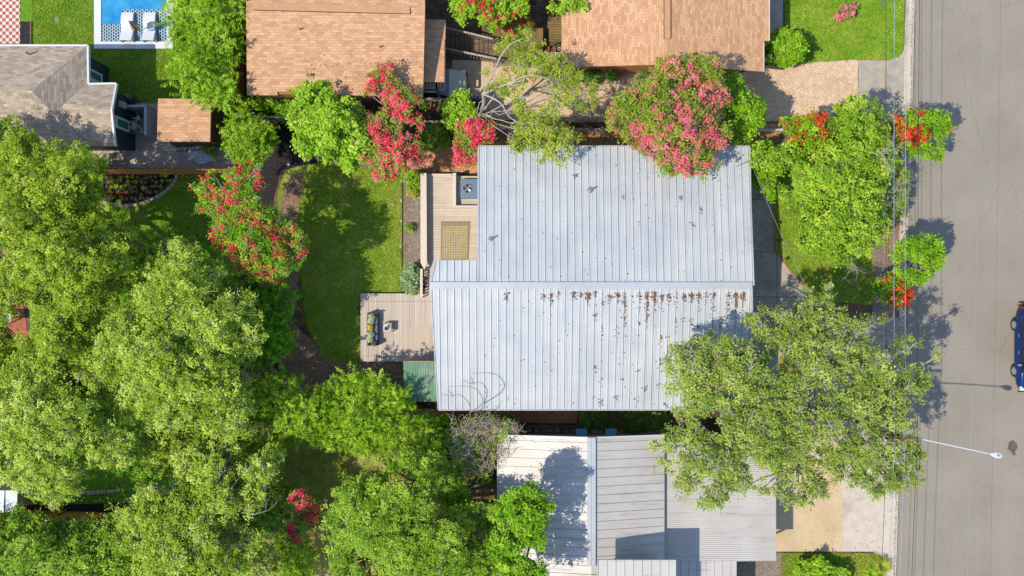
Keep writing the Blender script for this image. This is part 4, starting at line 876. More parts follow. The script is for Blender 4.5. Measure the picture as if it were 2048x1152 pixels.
# ---------------------------------------------------------------- cars
def car(name, cx, cy, rz, mat, label, L_=4.6, Wd=1.82, Hh=1.5, z0=0, wheels=True):
    "long axis along local x, front at +x; body lofted from cross sections"
    r0 = empty(name, (cx, cy, z0), label, 'car'); ca, sa = math.cos(rz), math.sin(rz)
    def T(x, y, z): return Vector((cx + x*ca - y*sa, cy + x*sa + y*ca, z0 + z))
    hl = L_/2; belt = .95
    secs = [(-hl,.55,.42,.72),(-hl+.08,.72,.3,.9),(-hl+.5,.95,.22,1.0),(-.9,1.0,.2,1.0),(.3,1.0,.2,.98),(1.1,.99,.2,.96),(hl-.5,.93,.22,.84),(hl-.12,.78,.3,.7),(hl,.6,.4,.6)]
    def ring(x, w, zb, zt, y1=Wd/2):
        h = w*y1; return [T(x,-h*.9,zb),T(x,-h,zb+.15),T(x,-h,(zb+zt)/2+.08),T(x,-h*.93,zt-.04),T(x,-h*.8,zt),T(x,0,zt+.03),T(x,h*.8,zt),T(x,h*.93,zt-.04),T(x,h,(zb+zt)/2+.08),T(x,h,zb+.15),T(x,h*.9,zb)]
    def loft(rs):
        mb = MB(); k = len(rs[0])
        for r_ in rs: mb.v += r_
        for i in range(len(rs)-1):
            for j in range(k):
                a = i*k+j; b = i*k+(j+1)%k; mb.f.append((a, a+k, b+k, b))
        mb.f.append(tuple(range(k))); mb.f.append(tuple((len(rs)-1)*k+j for j in range(k-1,-1,-1))); return mb
    bo = loft([ring(*s) for s in secs]).build('body', mat, r0, smooth=True)
    sub = bo.modifiers.new('sub', 'SUBSURF'); sub.levels = 1; sub.render_levels = 2
    def cab(x, w, z): h = w*Wd/2; return [T(x,-h,z),T(x,h,z)]
    gl = P('car_glass', C(24,30,38), .05, spec=.8)
    gb = [(-hl+.55,.86,.97),(-1.35,.76,1.38),(-.7,.72,Hh-.02),(.3,.72,Hh-.03),(.75,.76,1.32),(1.3,.88,.95)]
    mb = MB(); n = len(gb)
    for x, w, z in gb: h = w*Wd/2; mb.v += [T(x,-h,z),T(x,h,z)]
    for i in range(n-1): a = 2*i; mb.f.append((a,a+2,a+3,a+1))
    low = len(mb.v)
    for x, w, z in gb: h = .93*Wd/2; mb.v += [T(x,-h,.93),T(x,h,.93)]
    for i in range(n-1): a = 2*i; b = low+2*i; mb.f.append((a,b,b+2,a+2)); mb.f.append((a+1,a+3,b+3,b+1))
    mb.build('window', gl, r0)
    rf = [(-1.3,.74,1.4),(-.7,.73,Hh),(-.2,.73,Hh+.01),(.3,.73,Hh-.005),(.62,.745,1.38)]; mb = MB()
    for x, w, z in rf: h = w*Wd/2; mb.v += [T(x,-h,z),T(x,-h*.9,z+.02),T(x,0,z+.035),T(x,h*.9,z+.02),T(x,h,z)]
    for i in range(len(rf)-1):
        for j in range(4): a = 5*i+j; mb.f.append((a,a+5,a+6,a+1))
    mb.build('roof', mat, r0, smooth=True)
    for s in (1,-1):
        mb = MB()
        for x0_, x1_ in ((-.35,-.27),): mb.face([T(x0_,s*.77*Wd/2,Hh-.05),T(x1_,s*.77*Wd/2,Hh-.05),T(x1_,s*.96*Wd/2,.95),T(x0_,s*.96*Wd/2,.95)])
        mb.build('door_pillar', mat, r0)
        c = T(.85, s*(Wd/2+.08), 1.0); MB().box(c, (.12,.2,.13), rz).build('mirror', G['steel'], r0, bevel=.03)
        for x in (-.75,.2): MB().box(T(x, s*(Wd/2+.015), .8), (.18,.03,.035), rz).build('door_handle', G['steel'], r0)
        MB().box(T(hl-.2, s*.62, .66), (.25,.32,.12), rz).build('headlight', P('headlight', C(220,226,232), .1), r0, bevel=.03)
        MB().box(T(-hl+.1, s*.66, .82), (.16,.28,.14), rz).build('tail_light', P('tail_light', C(150,20,24), .2), r0, bevel=.03)
        for x in (-1.3, 1.25):
            a, b = T(x, s*(Wd/2-.2), .33), T(x, s*(Wd/2-.035), .33)
            w_ = MB().tube([a, a.lerp(b,.9), b], .33, .33, 24).build('wheel', P('tyre', C(34,34,36), .9), r0)
            c = b + (b-a).normalized()*.012; u, v = perp(b-a)
            mb = MB(); k = 10
            for j in range(k):
                an = 2*math.pi*j/k; dd = u*math.cos(an)+v*math.sin(an); ee = u*math.cos(an+1.57)+v*math.sin(an+1.57)
                mb.face([c+dd*.04-ee*.02, c+dd*.22-ee*.025, c+dd*.22+ee*.025, c+dd*.04+ee*.02])
            mb.build('rim', P('rim_silver', C(190,192,196), .4), w_); MB().tube([c-(b-a).normalized()*.02, c-(b-a).normalized()*.006], .235, k=20).build('rim_disc', P('rim_grey', C(96,98,102), .4, metal=.3), w_)
    MB().box(T(-hl-.02, 0, .5), (.08, 1.5, .18), rz).build('bumper', G['black'], r0, bevel=.03); MB().box(T(hl-.02, 0, .42), (.08, 1.4, .16), rz).build('grille', G['black'], r0, bevel=.03)
    return r0
bluepaint = P('blue_car_paint', C(20,60,130,.6), .2, metal=.4, spec=.7, var=.03)
yf, yr = W(0,743,.3).y, W(0,651,.3).y
car('parked_car', W(2029,0,.33).x + .93, (yf+yr)/2, -math.pi/2, bluepaint, 'shiny blue car parked on the road at the right edge', L_=4.75, z0=-.12)
beige = P('cream_car_paint', C(220,212,190), .22, metal=.1, spec=.6, var=.03)
cp = W(850, 165, 1.0); car('parked_car', cp.x, cp.y, 0, beige, 'cream car parked under the peach-roofed carport', L_=4.5, Wd=1.75, Hh=1.42)

# leaf litter, vents and gutter debris
def roof_litter(n, box, zf, mat, size=.035):
    out = []
    for _ in range(n):
        px, py = random.uniform(box[0], box[2]), random.uniform(box[1], box[3]); w = W(px, py, 3.4); out.append(Vector((w.x, w.y, zf(w) + .03)))
    return out
yB0, yB1 = W(0,18,4.0).y, W(0,190,3.1).y
scatter_leaves('leaf_litter', roof_litter(160, (600,110,845,188), lambda w: 4.0 + (3.1-4.0)*(w.y-yB0)/(yB1-yB0), G['litter']), .03, G['litter'])
scatter_leaves('leaf_litter', roof_litter(150, (1000,880,1180,1130), lambda w: 3.0 + .8*(w.x-xe)/(xm-xe), G['litter']), .03, G['litter'])
pts = []
for _ in range(1500):
    y = random.uniform(-20, 1200); e_ = edge(y, -4 + abs(random.gauss(0, 4))); pts.append(W(e_[0], y, .03 if e_[0] < edge(y, 0)[0] else -.1))
scatter_leaves('gutter_debris', pts, .03, G['litter'])
pts = []
for _ in range(260): pts.append(W(random.uniform(1830, 2040), random.uniform(0, 1152), -.11))
scatter_leaves('road_debris', pts, .03, G['oil'])
for px, py, nm in ((600, 60, 'first'), (760, 95, 'second')):
    z = 3.75 if py < 80 else 3.55; p = W(px, py, z); q = MB(); q.tube([p, p + Vector((0,0,.3))], .04, k=10); q.box((p.x, p.y, p.z-.01), (.3,.3,.02)); q.build('vent_pipe', G['steel'], bpy.data.objects['peach_roof_house'])
# ---------------------------------------------------------------- vegetation
def inpoly(P2, poly):
    x, y = P2[:, 0], P2[:, 1]; ins = np.zeros(len(P2), bool); n = len(poly)
    for i in range(n):
        x1, y1 = poly[i]; x2, y2 = poly[(i+1) % n]
        c = ((y1 > y) != (y2 > y)) & (x < (x2-x1)*(y-y1)/((y2-y1) or 1e-9) + x1); ins ^= c
    return ins
def distpoly(P2, poly):
    d = np.full(len(P2), 1e9); n = len(poly)
    for i in range(n):
        a = np.array(poly[i], float); b = np.array(poly[(i+1) % n], float); ab = b-a
        t = np.clip(((P2-a) @ ab)/max(ab @ ab, 1e-9), 0, 1); d = np.minimum(d, np.linalg.norm(P2-(a+t[:, None]*ab), axis=1))
    return d
def quads(name, cen, nrm, L_, Wd, tone, mat, parent, droop=0, sz=None):
    "a mesh of small leaf quads at cen facing nrm"
    n = len(cen); off = np.array(wloc(parent) if parent is not None else (0, 0, 0))
    nrm = nrm/np.linalg.norm(nrm, axis=1, keepdims=True)
    t = RNG.normal(size=(n, 3)); t -= nrm*np.sum(t*nrm, axis=1, keepdims=True); t /= np.linalg.norm(t, axis=1, keepdims=True)
    t[:, 2] -= droop; b = np.cross(nrm, t)
    l = (L_*RNG.uniform(.7, 1.3, n))[:, None]/2; w = (Wd*RNG.uniform(.7, 1.3, n))[:, None]/2
    if sz is not None: l = l*sz[:, None]; w = w*sz[:, None]
    c = cen-off; fold = nrm*w*.35
    V = np.stack([c-t*l, c+b*w+fold-t*l*.1, c+t*l, c-b*w+fold-t*l*.1], axis=1).reshape(-1, 3).astype(np.float32)
    me = bpy.data.meshes.new(name); me.vertices.add(4*n); me.vertices.foreach_set('co', V.ravel())
    me.loops.add(4*n); me.loops.foreach_set('vertex_index', np.arange(4*n, dtype=np.int32))
    me.polygons.add(n); me.polygons.foreach_set('loop_start', np.arange(0, 4*n, 4, dtype=np.int32)); me.update(calc_edges=True)
    at = me.attributes.new('tone', 'FLOAT', 'FACE'); at.data.foreach_set('value', np.clip(tone, 0, 1).astype(np.float32))
    return finish(name, me, mat, parent)
def curve_pts(a, b, lift, wig, n=5):
    a, b = Vector(a), Vector(b); out = []
    for i in range(n+1):
        t = i/n; p = a.lerp(b, t); p.z += lift*math.sin(math.pi*t*.9)
        if 0 < i < n: p += Vector((random.uniform(-wig,wig), random.uniform(-wig,wig), random.uniform(-wig,wig)*.5))
        out.append(p)
    return out
NLEAF = 0
def ragged(poly, amp, step=16):
    out = []
    for i, (a, b) in enumerate(zip(poly, poly[1:]+poly[:1])):
        d = math.hypot(b[0]-a[0], b[1]-a[1]); n = max(1, int(d/step)); nx, ny = (b[1]-a[1])/d, -(b[0]-a[0])/d
        for k in range(n):
            t = k/n; j = random.uniform(-amp, amp); out.append((a[0]+(b[0]-a[0])*t+nx*j, a[1]+(b[1]-a[1])*t+ny*j))
    return out
def tree(name, label, cat, poly, ztop, zedge, mat, lump=1.1, leaf=(.13,.075), dens=1.0, tuft=.2, per=26, base=None, bark='bark', tr=.16,
         group=None, gap=.06, flower=None, dome=3.0, up=1.1, twigs=4, droop=0, spikes=0, limbs=None, low=.35, dead=0):
    global NLEAF
    poly = ragged(poly, min(11, lump*11)); ph = RNG.uniform(0, 6.3, 4)
    P0 = np.array(poly, float); bb0, bb1 = P0.min(0), P0.max(0); sc0 = (CAMH-zedge)/FPX
    # lumps: blue-noise inside the outline
    area = 0.5*abs(sum(x1*y2-x2*y1 for (x1,y1),(x2,y2) in zip(poly, poly[1:]+poly[:1])))*sc0*sc0
    cand = RNG.uniform(bb0, bb1, size=(4000, 2)); cand = cand[inpoly(cand, poly)]; dd = distpoly(cand, poly)*sc0
    keep = []; kp = np.zeros((0, 2))
    for c, d in zip(cand, dd):
        rr = min(lump, .35*lump + d*.8); 
        if d < .3*rr: continue
        rr *= RNG.choice((.55,.8,1.0,1.15))
        if len(kp) and np.min(np.linalg.norm(kp-c, axis=1))*sc0 < rr*.74: continue
        keep.append((c[0], c[1], d, rr)); kp = np.vstack([kp, c])
    lumps = []
    for x, y, d, rr in keep:
        if RNG.random() < gap: continue
        hole = math.sin(x*.045+ph[0])*math.sin(y*.052+ph[1])+.6*math.sin(x*.021-y*.033+ph[2])
        if hole < -1.15+gap*4.5: continue
        q = min(d/dome, 1); z = zedge + (ztop-zedge)*(1-(1-q)**1.6)*.85 - rr*.8 + RNG.normal()*.38*lump + hole*.25*lump
        z = max(z, rr*.5); p = W(x, y, z); lumps.append((p, min(rr, max(d*1.15,.22*lump))*RNG.uniform(.85,1.15), RNG.normal()*.14, x, y))
    if not lumps: return
    cx, cy = P0.mean(0)
    if base is None: mid = np.mean([[l[0].x, l[0].y] for l in lumps], axis=0); bx = Vector((mid[0], mid[1], 0))
    else: bx = W(*base, 0)
    root = empty(name, bx, label, cat, group)
    C3, N3, T3, LX = [], [], [], []
    for i, (p, r, tone, x, y) in enumerate(lumps):
        nt_ = max(4, int(dens*2.3*(r/ max(tuft,.05))**2)); v = RNG.normal(size=(nt_, 3)); v /= np.linalg.norm(v, axis=1, keepdims=True)
        v[:, 2] = np.where(v[:, 2] < -low, -v[:, 2], v[:, 2]); rad = r*np.where(RNG.random(nt_) < .12, RNG.uniform(1.1, 1.45, nt_), RNG.uniform(.5, 1.08, nt_))[:, None]*(1+.22*np.sin(v[:, :1]*3+i)+.18*np.cos(v[:, 1:2]*4+i*2))
        c = np.array(p)+v*rad*np.array([1, 1, .75]); C3.append(c); N3.append(v); T3.append(tone+RNG.normal(size=nt_)*.2); LX.append(np.full(nt_, i))
    C3, N3, T3, LX = map(np.concatenate, (C3, N3, T3, LX)); ok = C3[:, 2] > .05; C3, N3, T3, LX = C3[ok], N3[ok], T3[ok], LX[ok]
    nT = len(C3); rp = np.repeat(np.arange(nT), per); g = RNG.normal(size=(len(rp), 3))*tuft*.55*np.array([1, 1, .6])*RNG.uniform(.6, 1.3, nT)[rp][:, None]
    if spikes:   # plume-like sprays, as on bamboo
        ax = N3+RNG.normal(size=(nT, 3))*.6; ax[:, 2] = ax[:, 2]*.4+.25; ax /= np.linalg.norm(ax, axis=1, keepdims=True)
        g = g*.45+ax[rp]*(RNG.uniform(0, 1, len(rp))[:, None])*spikes
    sz = RNG.uniform(.6, 1.45, nT)[rp]; cen = C3[rp]+g; nn = N3[rp]*.45+RNG.normal(size=(len(rp), 3))*.55+np.array([0, 0, up])
    tn = .5+T3[rp]+RNG.normal(size=len(rp))*.13
    fm = np.zeros(len(rp), bool)
    if flower:
        fmat, prob, fmask = flower[:3]; tz = np.array([N3[k, 2] for k in range(nT)])
        pxs = 1024+C3[:, 0]*FPX/(CAMH-C3[:, 2]); pys = 576-C3[:, 1]*FPX/(CAMH-C3[:, 2])
        wgt = np.array([fmask(a, b) for a, b in zip(pxs, pys)]) if fmask else np.ones(nT)
        lf = np.clip(.55+.6*np.sin(pxs*.13+pys*.08+ph[0])*np.sin(pys*.12+ph[1])+.5*np.sin(pxs*.05-pys*.07+ph[2])+RNG.normal(size=nT)*.15, 0.05, 1.5)
        ft = (RNG.random(nT) < prob*wgt*lf*1.3) & (tz > -.05); fm = ft[rp] & (RNG.random(len(rp)) < .62)
    crown = quads('crown', cen[~fm], nn[~fm], leaf[0], leaf[1], tn[~fm], mat, root, droop, sz[~fm])
    if fm.any():
        c2 = C3[rp][fm]+RNG.normal(size=(fm.sum(), 3))*tuft*.5+np.array([0, 0, tuft*.5]); quads('blossom', c2, nn[fm]+np.array([0,0,.5]), .08, .07, tn[fm], fmat, root, 0, sz[fm])
    NLEAF += len(rp)
    # trunk, limbs, branches, twigs
    mb = MB(); fork = Vector((bx.x, bx.y, max(.3, zedge*.45)))
    mb.tube([bx, bx.lerp(fork, .5)+Vector((random.uniform(-.1,.1), random.uniform(-.1,.1), 0)), fork], tr*1.25, tr, 9)
    K = max(2, min(9, len(lumps)//5+2)); cs = [lumps[i][0] for i in RNG.choice(len(lumps), min(K, len(lumps)), replace=False)]
    for _ in range(4):
        gs = [[] for _ in cs]
        for l in lumps: gs[min(range(len(cs)), key=lambda j: (cs[j]-l[0]).length)].append(l)
        cs = [sum((l[0] for l in g_), Vector((0,0,0)))/len(g_) if g_ else c for g_, c in zip(gs, cs)]
    for c, g_ in zip(cs, gs):
        if not g_: continue
        end = fork.lerp(c, .72); end.z = fork.z+(c.z-fork.z)*.6; mb.tube(curve_pts(fork, end, .3, .18), tr*.7, tr*.38, 7)
        for l in g_:
            mb.tube(curve_pts(end, l[0], .25, .15, 4), tr*.3, tr*.12, 5)
            for k in range(twigs):
                v = Vector(RNG.normal(size=3)); v.z = abs(v.z)*.6; v = v.normalized()*l[1]*random.uniform(.8,1.1); mb.tube(curve_pts(l[0], l[0]+v, .05, .08, 3), max(.014, tr*.12), .009, 4, cap=False)
    mb.build('trunk', G[bark], root)
    return root
rightof = lambda x0, w: (lambda a, b: min(1, max(0, (a-x0)/w)))
big = dict(lump=1.0, leaf=(.1,.058), tuft=.18, per=28, tr=.2, gap=.055, dens=.92, dome=2.2)
# --- left and lower left: large oaks and elms
tree('oak_tree', 'large olive green oak at the far left above the patio', 'tree', [(-60,250),(20,228),(50,268),(80,262),(110,300),(150,262),(190,296),(217,330),(205,400),(225,440),(290,468),(300,520),(240,600),(150,640),(60,620),(-60,640)], 7.6, 5, L['oak_olive'], **big)
tree('oak_tree', 'widest pale green oak in the middle of the left side', 'tree', [(300,525),(315,490),(345,472),(390,490),(440,522),(500,560),(522,620),(515,700),(500,780),(512,850),(470,900),(400,860),(300,870),(225,830),(195,740),(185,650),(240,600)], 7.6, 4.8, L['oak_bright'], bark='bark_pale', **big)
tree('oak_tree', 'olive oak whose crown reaches the left edge beside the brick patio', 'tree', [(20,665),(30,640),(150,618),(195,650),(205,740),(120,770),(60,760),(30,735),(36,700)], 7, 5, L['oak_olive'], **big)
tree('oak_tree', 'pale leafy oak along the left edge above the panel-roofed shed', 'tree', [(-60,770),(60,745),(150,735),(205,735),(230,830),(300,875),(275,930),(190,925),(160,985),(110,1020),(60,990),(-60,940)], 7.6, 5, L['oak_bright'], bark='bark_pale', **big)
tree('oak_tree', 'yellow-green oak at the bottom left with bare grey branches', 'tree', [(242,990),(300,965),(350,985),(352,900),(400,862),(470,900),(545,905),(558,960),(520,1010),(470,1050),(560,1080),(560,1200),(262,1200),(235,1060)], 6.8, 4.8, L['oak_bright'], bark='bark_pale', **big)
tree('elm_tree', 'darker green tree filling the bottom left corner', 'tree', [(-60,1040),(60,1018),(120,1036),(230,1026),(265,1100),(260,1200),(-60,1200)], 6.5, 4, L['mid'], lump=1.0, leaf=(.13,.07), tuft=.2, per=22, tr=.18)
tree('understory_tree', 'shadowed small tree between the bare branch and the red crepe myrtle', 'tree', [(440,950),(560,940),(590,990),(570,1060),(500,1070),(450,1030)], 4.2, 2.4, L['mid'], lump=.8, leaf=(.13,.07), tuft=.2, per=20, tr=.1)
tree('elm_tree', 'dense mid green tree at the bottom centre left of the white metal roof', 'tree', [(690,965),(740,930),(800,905),(880,900),(905,950),(925,1010),(1000,1010),(1010,1100),(980,1200),(640,1200),(665,1100),(650,1050),(660,1000)], 7.5, 4.5, L['mid'], **dict(big, gap=.08))
tree('elm_tree', 'leafy green tree overhanging the left slope of the white metal roof', 'tree', [(990,1020),(1005,985),(1030,972),(1060,963),(1095,985),(1100,1020),(1085,1070),(1082,1120),(1110,1200),(985,1200)], 8.2, 6.6, L['green'], lump=.8, leaf=(.13,.075), tuft=.19, per=22, tr=.14, gap=.02)
tree('understory_tree', 'sunlit lower tree filling the canopy between the left edge oaks', 'tree', [(-60,600),(30,640),(20,680),(80,700),(210,740),(240,830),(200,860),(120,830),(-60,780)], 5.6, 4, L['oak_olive'], lump=.9, leaf=(.11,.065), tuft=.19, per=24, tr=.12, gap=.05)
tree('understory_tree', 'sunlit lower tree between the widest oak and the bottom left oak', 'tree', [(290,860),(400,850),(520,840),(575,900),(560,960),(480,940),(380,930),(330,970),(280,930)], 5.0, 3.6, L['oak_bright'], lump=.9, leaf=(.11,.065), tuft=.19, per=24, tr=.12, gap=.08)
tree('understory_tree', 'pale green tree between the far left olive oak and the coral crepe myrtle', 'tree', [(215,440),(300,475),(345,478),(420,520),(440,580),(330,560),(290,560),(240,520)], 4.6, 3.2, L['oak_olive'], lump=.8, leaf=(.11,.065), tuft=.19, per=22, tr=.1, gap=.12)
# --- bamboo and bright clumps
bam = dict(lump=.75, leaf=(.2,.036), tuft=.16, per=22, tr=.04, spikes=.5, twigs=2, droop=.25, low=.1, up=.8)
tree('bamboo_clump', 'bright feathery bamboo between the pool and the peach-roofed house', 'bamboo', [(345,-40),(470,-40),(492,30),(480,70),(484,130),(470,160),(466,215),(440,212),(405,195),(370,190),(352,150),(348,90),(338,40)], 5.2, 3.4, L['bamboo'], **dict(bam, gap=.03))
tree('bamboo_clump', 'small bright bamboo at the end of the dark mulch bed', 'bamboo', [(462,238),(500,230),(545,250),(545,285),(520,320),(485,328),(462,300)], 3.6, 2.4, L['bamboo'], **dict(bam, gap=.03))
tree('bamboo_clump', 'long bright bamboo hedge left of the green lean-to shed', 'bamboo', [(500,765),(530,745),(600,765),(620,785),(690,765),(720,750),(755,740),(765,768),(808,785),(812,815),(845,838),(875,865),(880,905),(800,912),(700,900),(640,880),(560,870),(510,840),(485,800)], 4.6, 2.9, L['bamboo'], **dict(bam, gap=.05))
tree('bamboo_clump', 'deeper green bamboo below the coral crepe myrtle', 'bamboo', [(440,575),(520,548),(560,560),(588,600),(575,640),(590,690),(540,725),(500,745),(480,660)], 5, 3.2, L['bamboo_deep'], **dict(bam, gap=.04))
tree('bamboo_clump', 'narrow bright bamboo at the bottom edge below the crimson flowers', 'bamboo', [(558,1075),(600,1062),(628,1095),(625,1200),(558,1200)], 3.4, 2.2, L['bamboo'], **bam)
# --- crepe myrtles and small trees above the main roof
tree('lime_tree', 'vivid lime green tree between the peach roof and back lawn', 'tree', [(578,205),(600,190),(612,165),(640,170),(655,148),(668,165),(700,175),(712,205),(738,240),(742,290),(730,335),(700,345),(672,325),(640,322),(610,315),(590,290),(600,262),(577,232)], 5.6, 3.6, L['lime'], lump=.75, leaf=(.14,.1), tuft=.18, per=20, tr=.13, bark='bark_pale')
tree('crepe_myrtle', 'crimson crepe myrtle overhanging the edge of the top centre peach roof', 'crepe myrtle', [(762,126),(785,130),(800,170),(830,190),(850,212),(842,280),(852,330),(820,342),(790,360),(760,362),(735,330),(730,290),(745,250),(722,230),(708,190),(737,165)], 5.4, 3.8, L['crepe'], lump=.7, leaf=(.11,.06), tuft=.16, per=20, tr=.09, flower=(L['crimson'], .85, None), gap=.1, bark='bark_pale')
tree('crepe_myrtle', 'small crimson crepe myrtle at the top left corner of the metal roof', 'crepe myrtle', [(915,252),(940,236),(965,238),(990,250),(985,285),(965,300),(955,320),(930,340),(907,330),(912,290)], 3.8, 2.8, L['crepe'], lump=.5, leaf=(.1,.06), tuft=.15, per=18, tr=.06, flower=(L['crimson'], .95, None), gap=.12, bark='bark_pale')
tree('small_tree', 'small fresh green tree left of the bent grey trunk', 'tree', [(885,215),(900,195),(930,185),(948,205),(952,245),(925,262),(900,258)], 3.2, 2.2, L['lime'], lump=.5, leaf=(.13,.09), tuft=.17, per=18, tr=.06)
tree('shrub', 'dark green rounded shrub between the two crimson crepe myrtles', 'shrub', [(836,262),(860,248),(890,255),(897,285),(865,300),(840,292)], 1.5, .9, L['mid'], lump=.4, leaf=(.11,.08), tuft=.15, per=20, tr=.03)
tree('shrub', 'green hedge shrubs along the lower wall of the top centre peach-roofed house', 'shrub', [(484,200),(530,193),(585,196),(600,215),(600,236),(540,238),(486,232)], 1.6, 1.0, L['green'], lump=.45, leaf=(.14,.09), tuft=.17, per=18, tr=.03)
tree('crepe_myrtle', 'green crepe myrtle with red blossoms at the top edge beside the stairs', 'crepe myrtle', [(893,-40),(1060,-40),(1052,15),(1020,38),(1000,58),(960,72),(925,50),(900,15)], 4.2, 3, L['lime'], lump=.65, leaf=(.12,.08), tuft=.17, per=20, tr=.08, flower=(L['coral'], .3, None), gap=.08)
tree('small_tree', 'light green tree at the top edge left of the right peach roof', 'tree', [(1062,-40),(1185,-40),(1172,12),(1130,28),(1090,18)], 4.2, 3.2, L['lime'], lump=.6, leaf=(.12,.08), tuft=.17, per=20, tr=.07)
tree('flowering_shrub', 'rusty orange shrub beside the mossy wooden deck', 'shrub', [(1005,45),(1035,32),(1062,40),(1060,62),(1030,70),(1008,62)], 1.9, 1.4, L['crepe'], lump=.4, leaf=(.1,.06), tuft=.15, per=18, tr=.03, flower=(L['coral'], .5, None))
tree('mesquite_tree', 'loose yellow-green tree with pale bare limbs over the pebble drive', 'tree', [(980,118),(985,85),(1010,72),(1060,55),(1080,65),(1075,105),(1130,118),(1190,160),(1197,200),(1165,225),(1150,260),(1168,290),(1140,325),(1080,330),(1040,312),(1015,280),(1040,230),(1010,190),(965,185),(962,140)], 6.2, 4.6, L['mesquite'], lump=.75, leaf=(.11,.055), tuft=.19, per=17, dens=.75, tr=.04, base=(956,248), bark='bark_pale', gap=.13, twigs=4)
r0 = bpy.data.objects['mesquite_tree']; mb = MB()
for pts, ra, rb in (([(957,246,.2),(961,225,1.6),(968,205,2.8),(966,188,3.6)],.12,.09),([(966,188,3.6),(985,180,4.3),(1015,168,5),(1050,160,5.6)],.06,.02),([(966,188,3.6),(985,150,4.6),(1003,110,5.4),(1022,88,5.8),(1045,78,6)],.055,.015),([(966,188,3.6),(1000,205,4.3),(1020,235,4.8),(1050,250,5.2)],.05,.015),([(985,180,4.3),(1030,195,5),(1080,195,5.6),(1120,205,5.8)],.035,.012),([(1015,168,5),(1060,150,5.7),(1100,160,6)],.04,.012)):
    mb.tube([W(*p) for p in smooth(pts, 4)], ra, rb, 8)
mb.build('limbs', G['bark_pale'], r0)
tree('crepe_myrtle', 'big pink crepe myrtle over the upper right part of the metal roof', 'crepe myrtle', [(1205,215),(1222,192),(1260,182),(1285,165),(1308,130),(1345,108),(1390,100),(1428,112),(1440,150),(1455,200),(1468,250),(1452,290),(1435,330),(1400,345),(1355,350),(1325,335),(1290,305),(1250,280),(1215,250)], 7.6, 5.4, L['crepe'], lump=.85, leaf=(.11,.06), tuft=.18, per=22, tr=.12, gap=.05,
     flower=(L['pink'], .62, lambda a, b: 1.25 if (a-1400)**2/55**2+(b-215)**2/85**2 < 1 or (1260 < a < 1345 and b > 235) or b > 275 else .38))
tree('crepe_myrtle', 'green leafy tree tucked against the right side of the pink crepe myrtle', 'tree', [(1440,136),(1470,150),(1500,185),(1530,215),(1530,250),(1500,275),(1465,292),(1455,250),(1450,190)], 5.2, 3.6, L['green'], lump=.7, leaf=(.12,.07), tuft=.18, per=22, tr=.08)
for poly, lab in (([(1215,135),(1260,132),(1290,140),(1288,158),(1240,164),(1216,155)],'low green shrub under the eave left of the pink crepe myrtle'),([(1140,142),(1180,135),(1205,145),(1200,160),(1150,160)],'small shrub at the lower left corner of the right peach roof')):
    tree('shrub', lab, 'shrub', poly, 1.1, .7, L['hedge'], lump=.35, leaf=(.1,.06), tuft=.14, per=18, tr=.02)
tree('round_shrub', 'rounded glossy shrub at the right corner of the peach gable roof', 'shrub', [(1530,78),(1548,60),(1572,55),(1595,68),(1607,85),(1600,112),(1578,128),(1550,136),(1532,120)], 3.0, 1.6, L['green'], lump=.55, leaf=(.12,.08), tuft=.15, per=22, dens=1.3, tr=.06, gap=0)
tree('flowering_shrub', 'small magenta flowering shrub alone in the bright top right lawn', 'shrub', [(1670,30),(1685,14),(1705,6),(1715,14),(1706,28),(1688,36),(1675,40)], .9, .5, L['crepe'], lump=.3, leaf=(.08,.05), tuft=.12, per=16, tr=.02, flower=(L['pink'], .9, None), gap=0)
tree('purple_shrub', 'dark purple leafed shrub beside the bent grey trunk', 'shrub', [(930,205),(950,198),(968,208),(964,224),(940,226)], .8, .5, L['purple'], lump=.3, leaf=(.1,.06), tuft=.13, per=16, tr=.02)
# --- front yard
tree('front_yard_tree', 'large bright green tree over the front lawn right of the metal roof', 'tree', [(1500,295),(1540,290),(1560,285),(1600,290),(1650,285),(1660,235),(1690,200),(1722,182),(1760,215),(1770,260),(1795,300),(1788,340),(1765,370),(1776,430),(1768,485),(1710,512),(1650,522),(1622,530),(1597,490),(1592,430),(1565,405),(1555,350),(1505,350)], 7.4, 4.6, L['front'], lump=.95, leaf=(.13,.075), tuft=.2, per=24, tr=.17, base=(1640,380), gap=.07)
tree('small_tree', 'narrow green tree hugging the right eave of the metal roof', 'tree', [(1498,298),(1535,290),(1548,310),(1540,350),(1550,400),(1530,402),(1505,350)], 3.6, 2.4, L['green'], lump=.55, leaf=(.14,.09), tuft=.18, per=20, tr=.06)
tree('crepe_myrtle', 'scarlet crepe myrtle at the upper left of the front yard tree', 'crepe myrtle', [(1568,245),(1585,232),(1620,226),(1655,232),(1662,252),(1650,280),(1615,290),(1580,282)], 6.4, 5.4, L['green'], lump=.6, leaf=(.12,.07), tuft=.17, per=20, tr=.07, flower=(L['scarlet'], .75, lambda a, b: 1 if b < 268 else .25), gap=.08)
tree('crepe_myrtle', 'kerbside crepe myrtle with scarlet blossoms leaning over the top of the road', 'crepe myrtle', [(1772,245),(1800,226),(1835,222),(1862,222),(1895,228),(1892,265),(1885,312),(1868,322),(1830,316),(1808,302),(1778,288)], 5.0, 3.6, L['green'], lump=.65, leaf=(.11,.06), tuft=.17, per=22, tr=.08, flower=(L['scarlet'], .75, lambda a, b: 1 if a < 1848 and b < 290 and a + b < 2145 else .06), gap=.05)
tree('small_tree', 'small dense green tree at the kerb above the scarlet shrub', 'tree', [(1788,505),(1805,478),(1840,464),(1868,478),(1890,508),(1872,540),(1842,568),(1812,560),(1790,540)], 4.4, 3.2, L['green'], lump=.65, leaf=(.12,.075), tuft=.17, per=22, tr=.08, gap=.04)
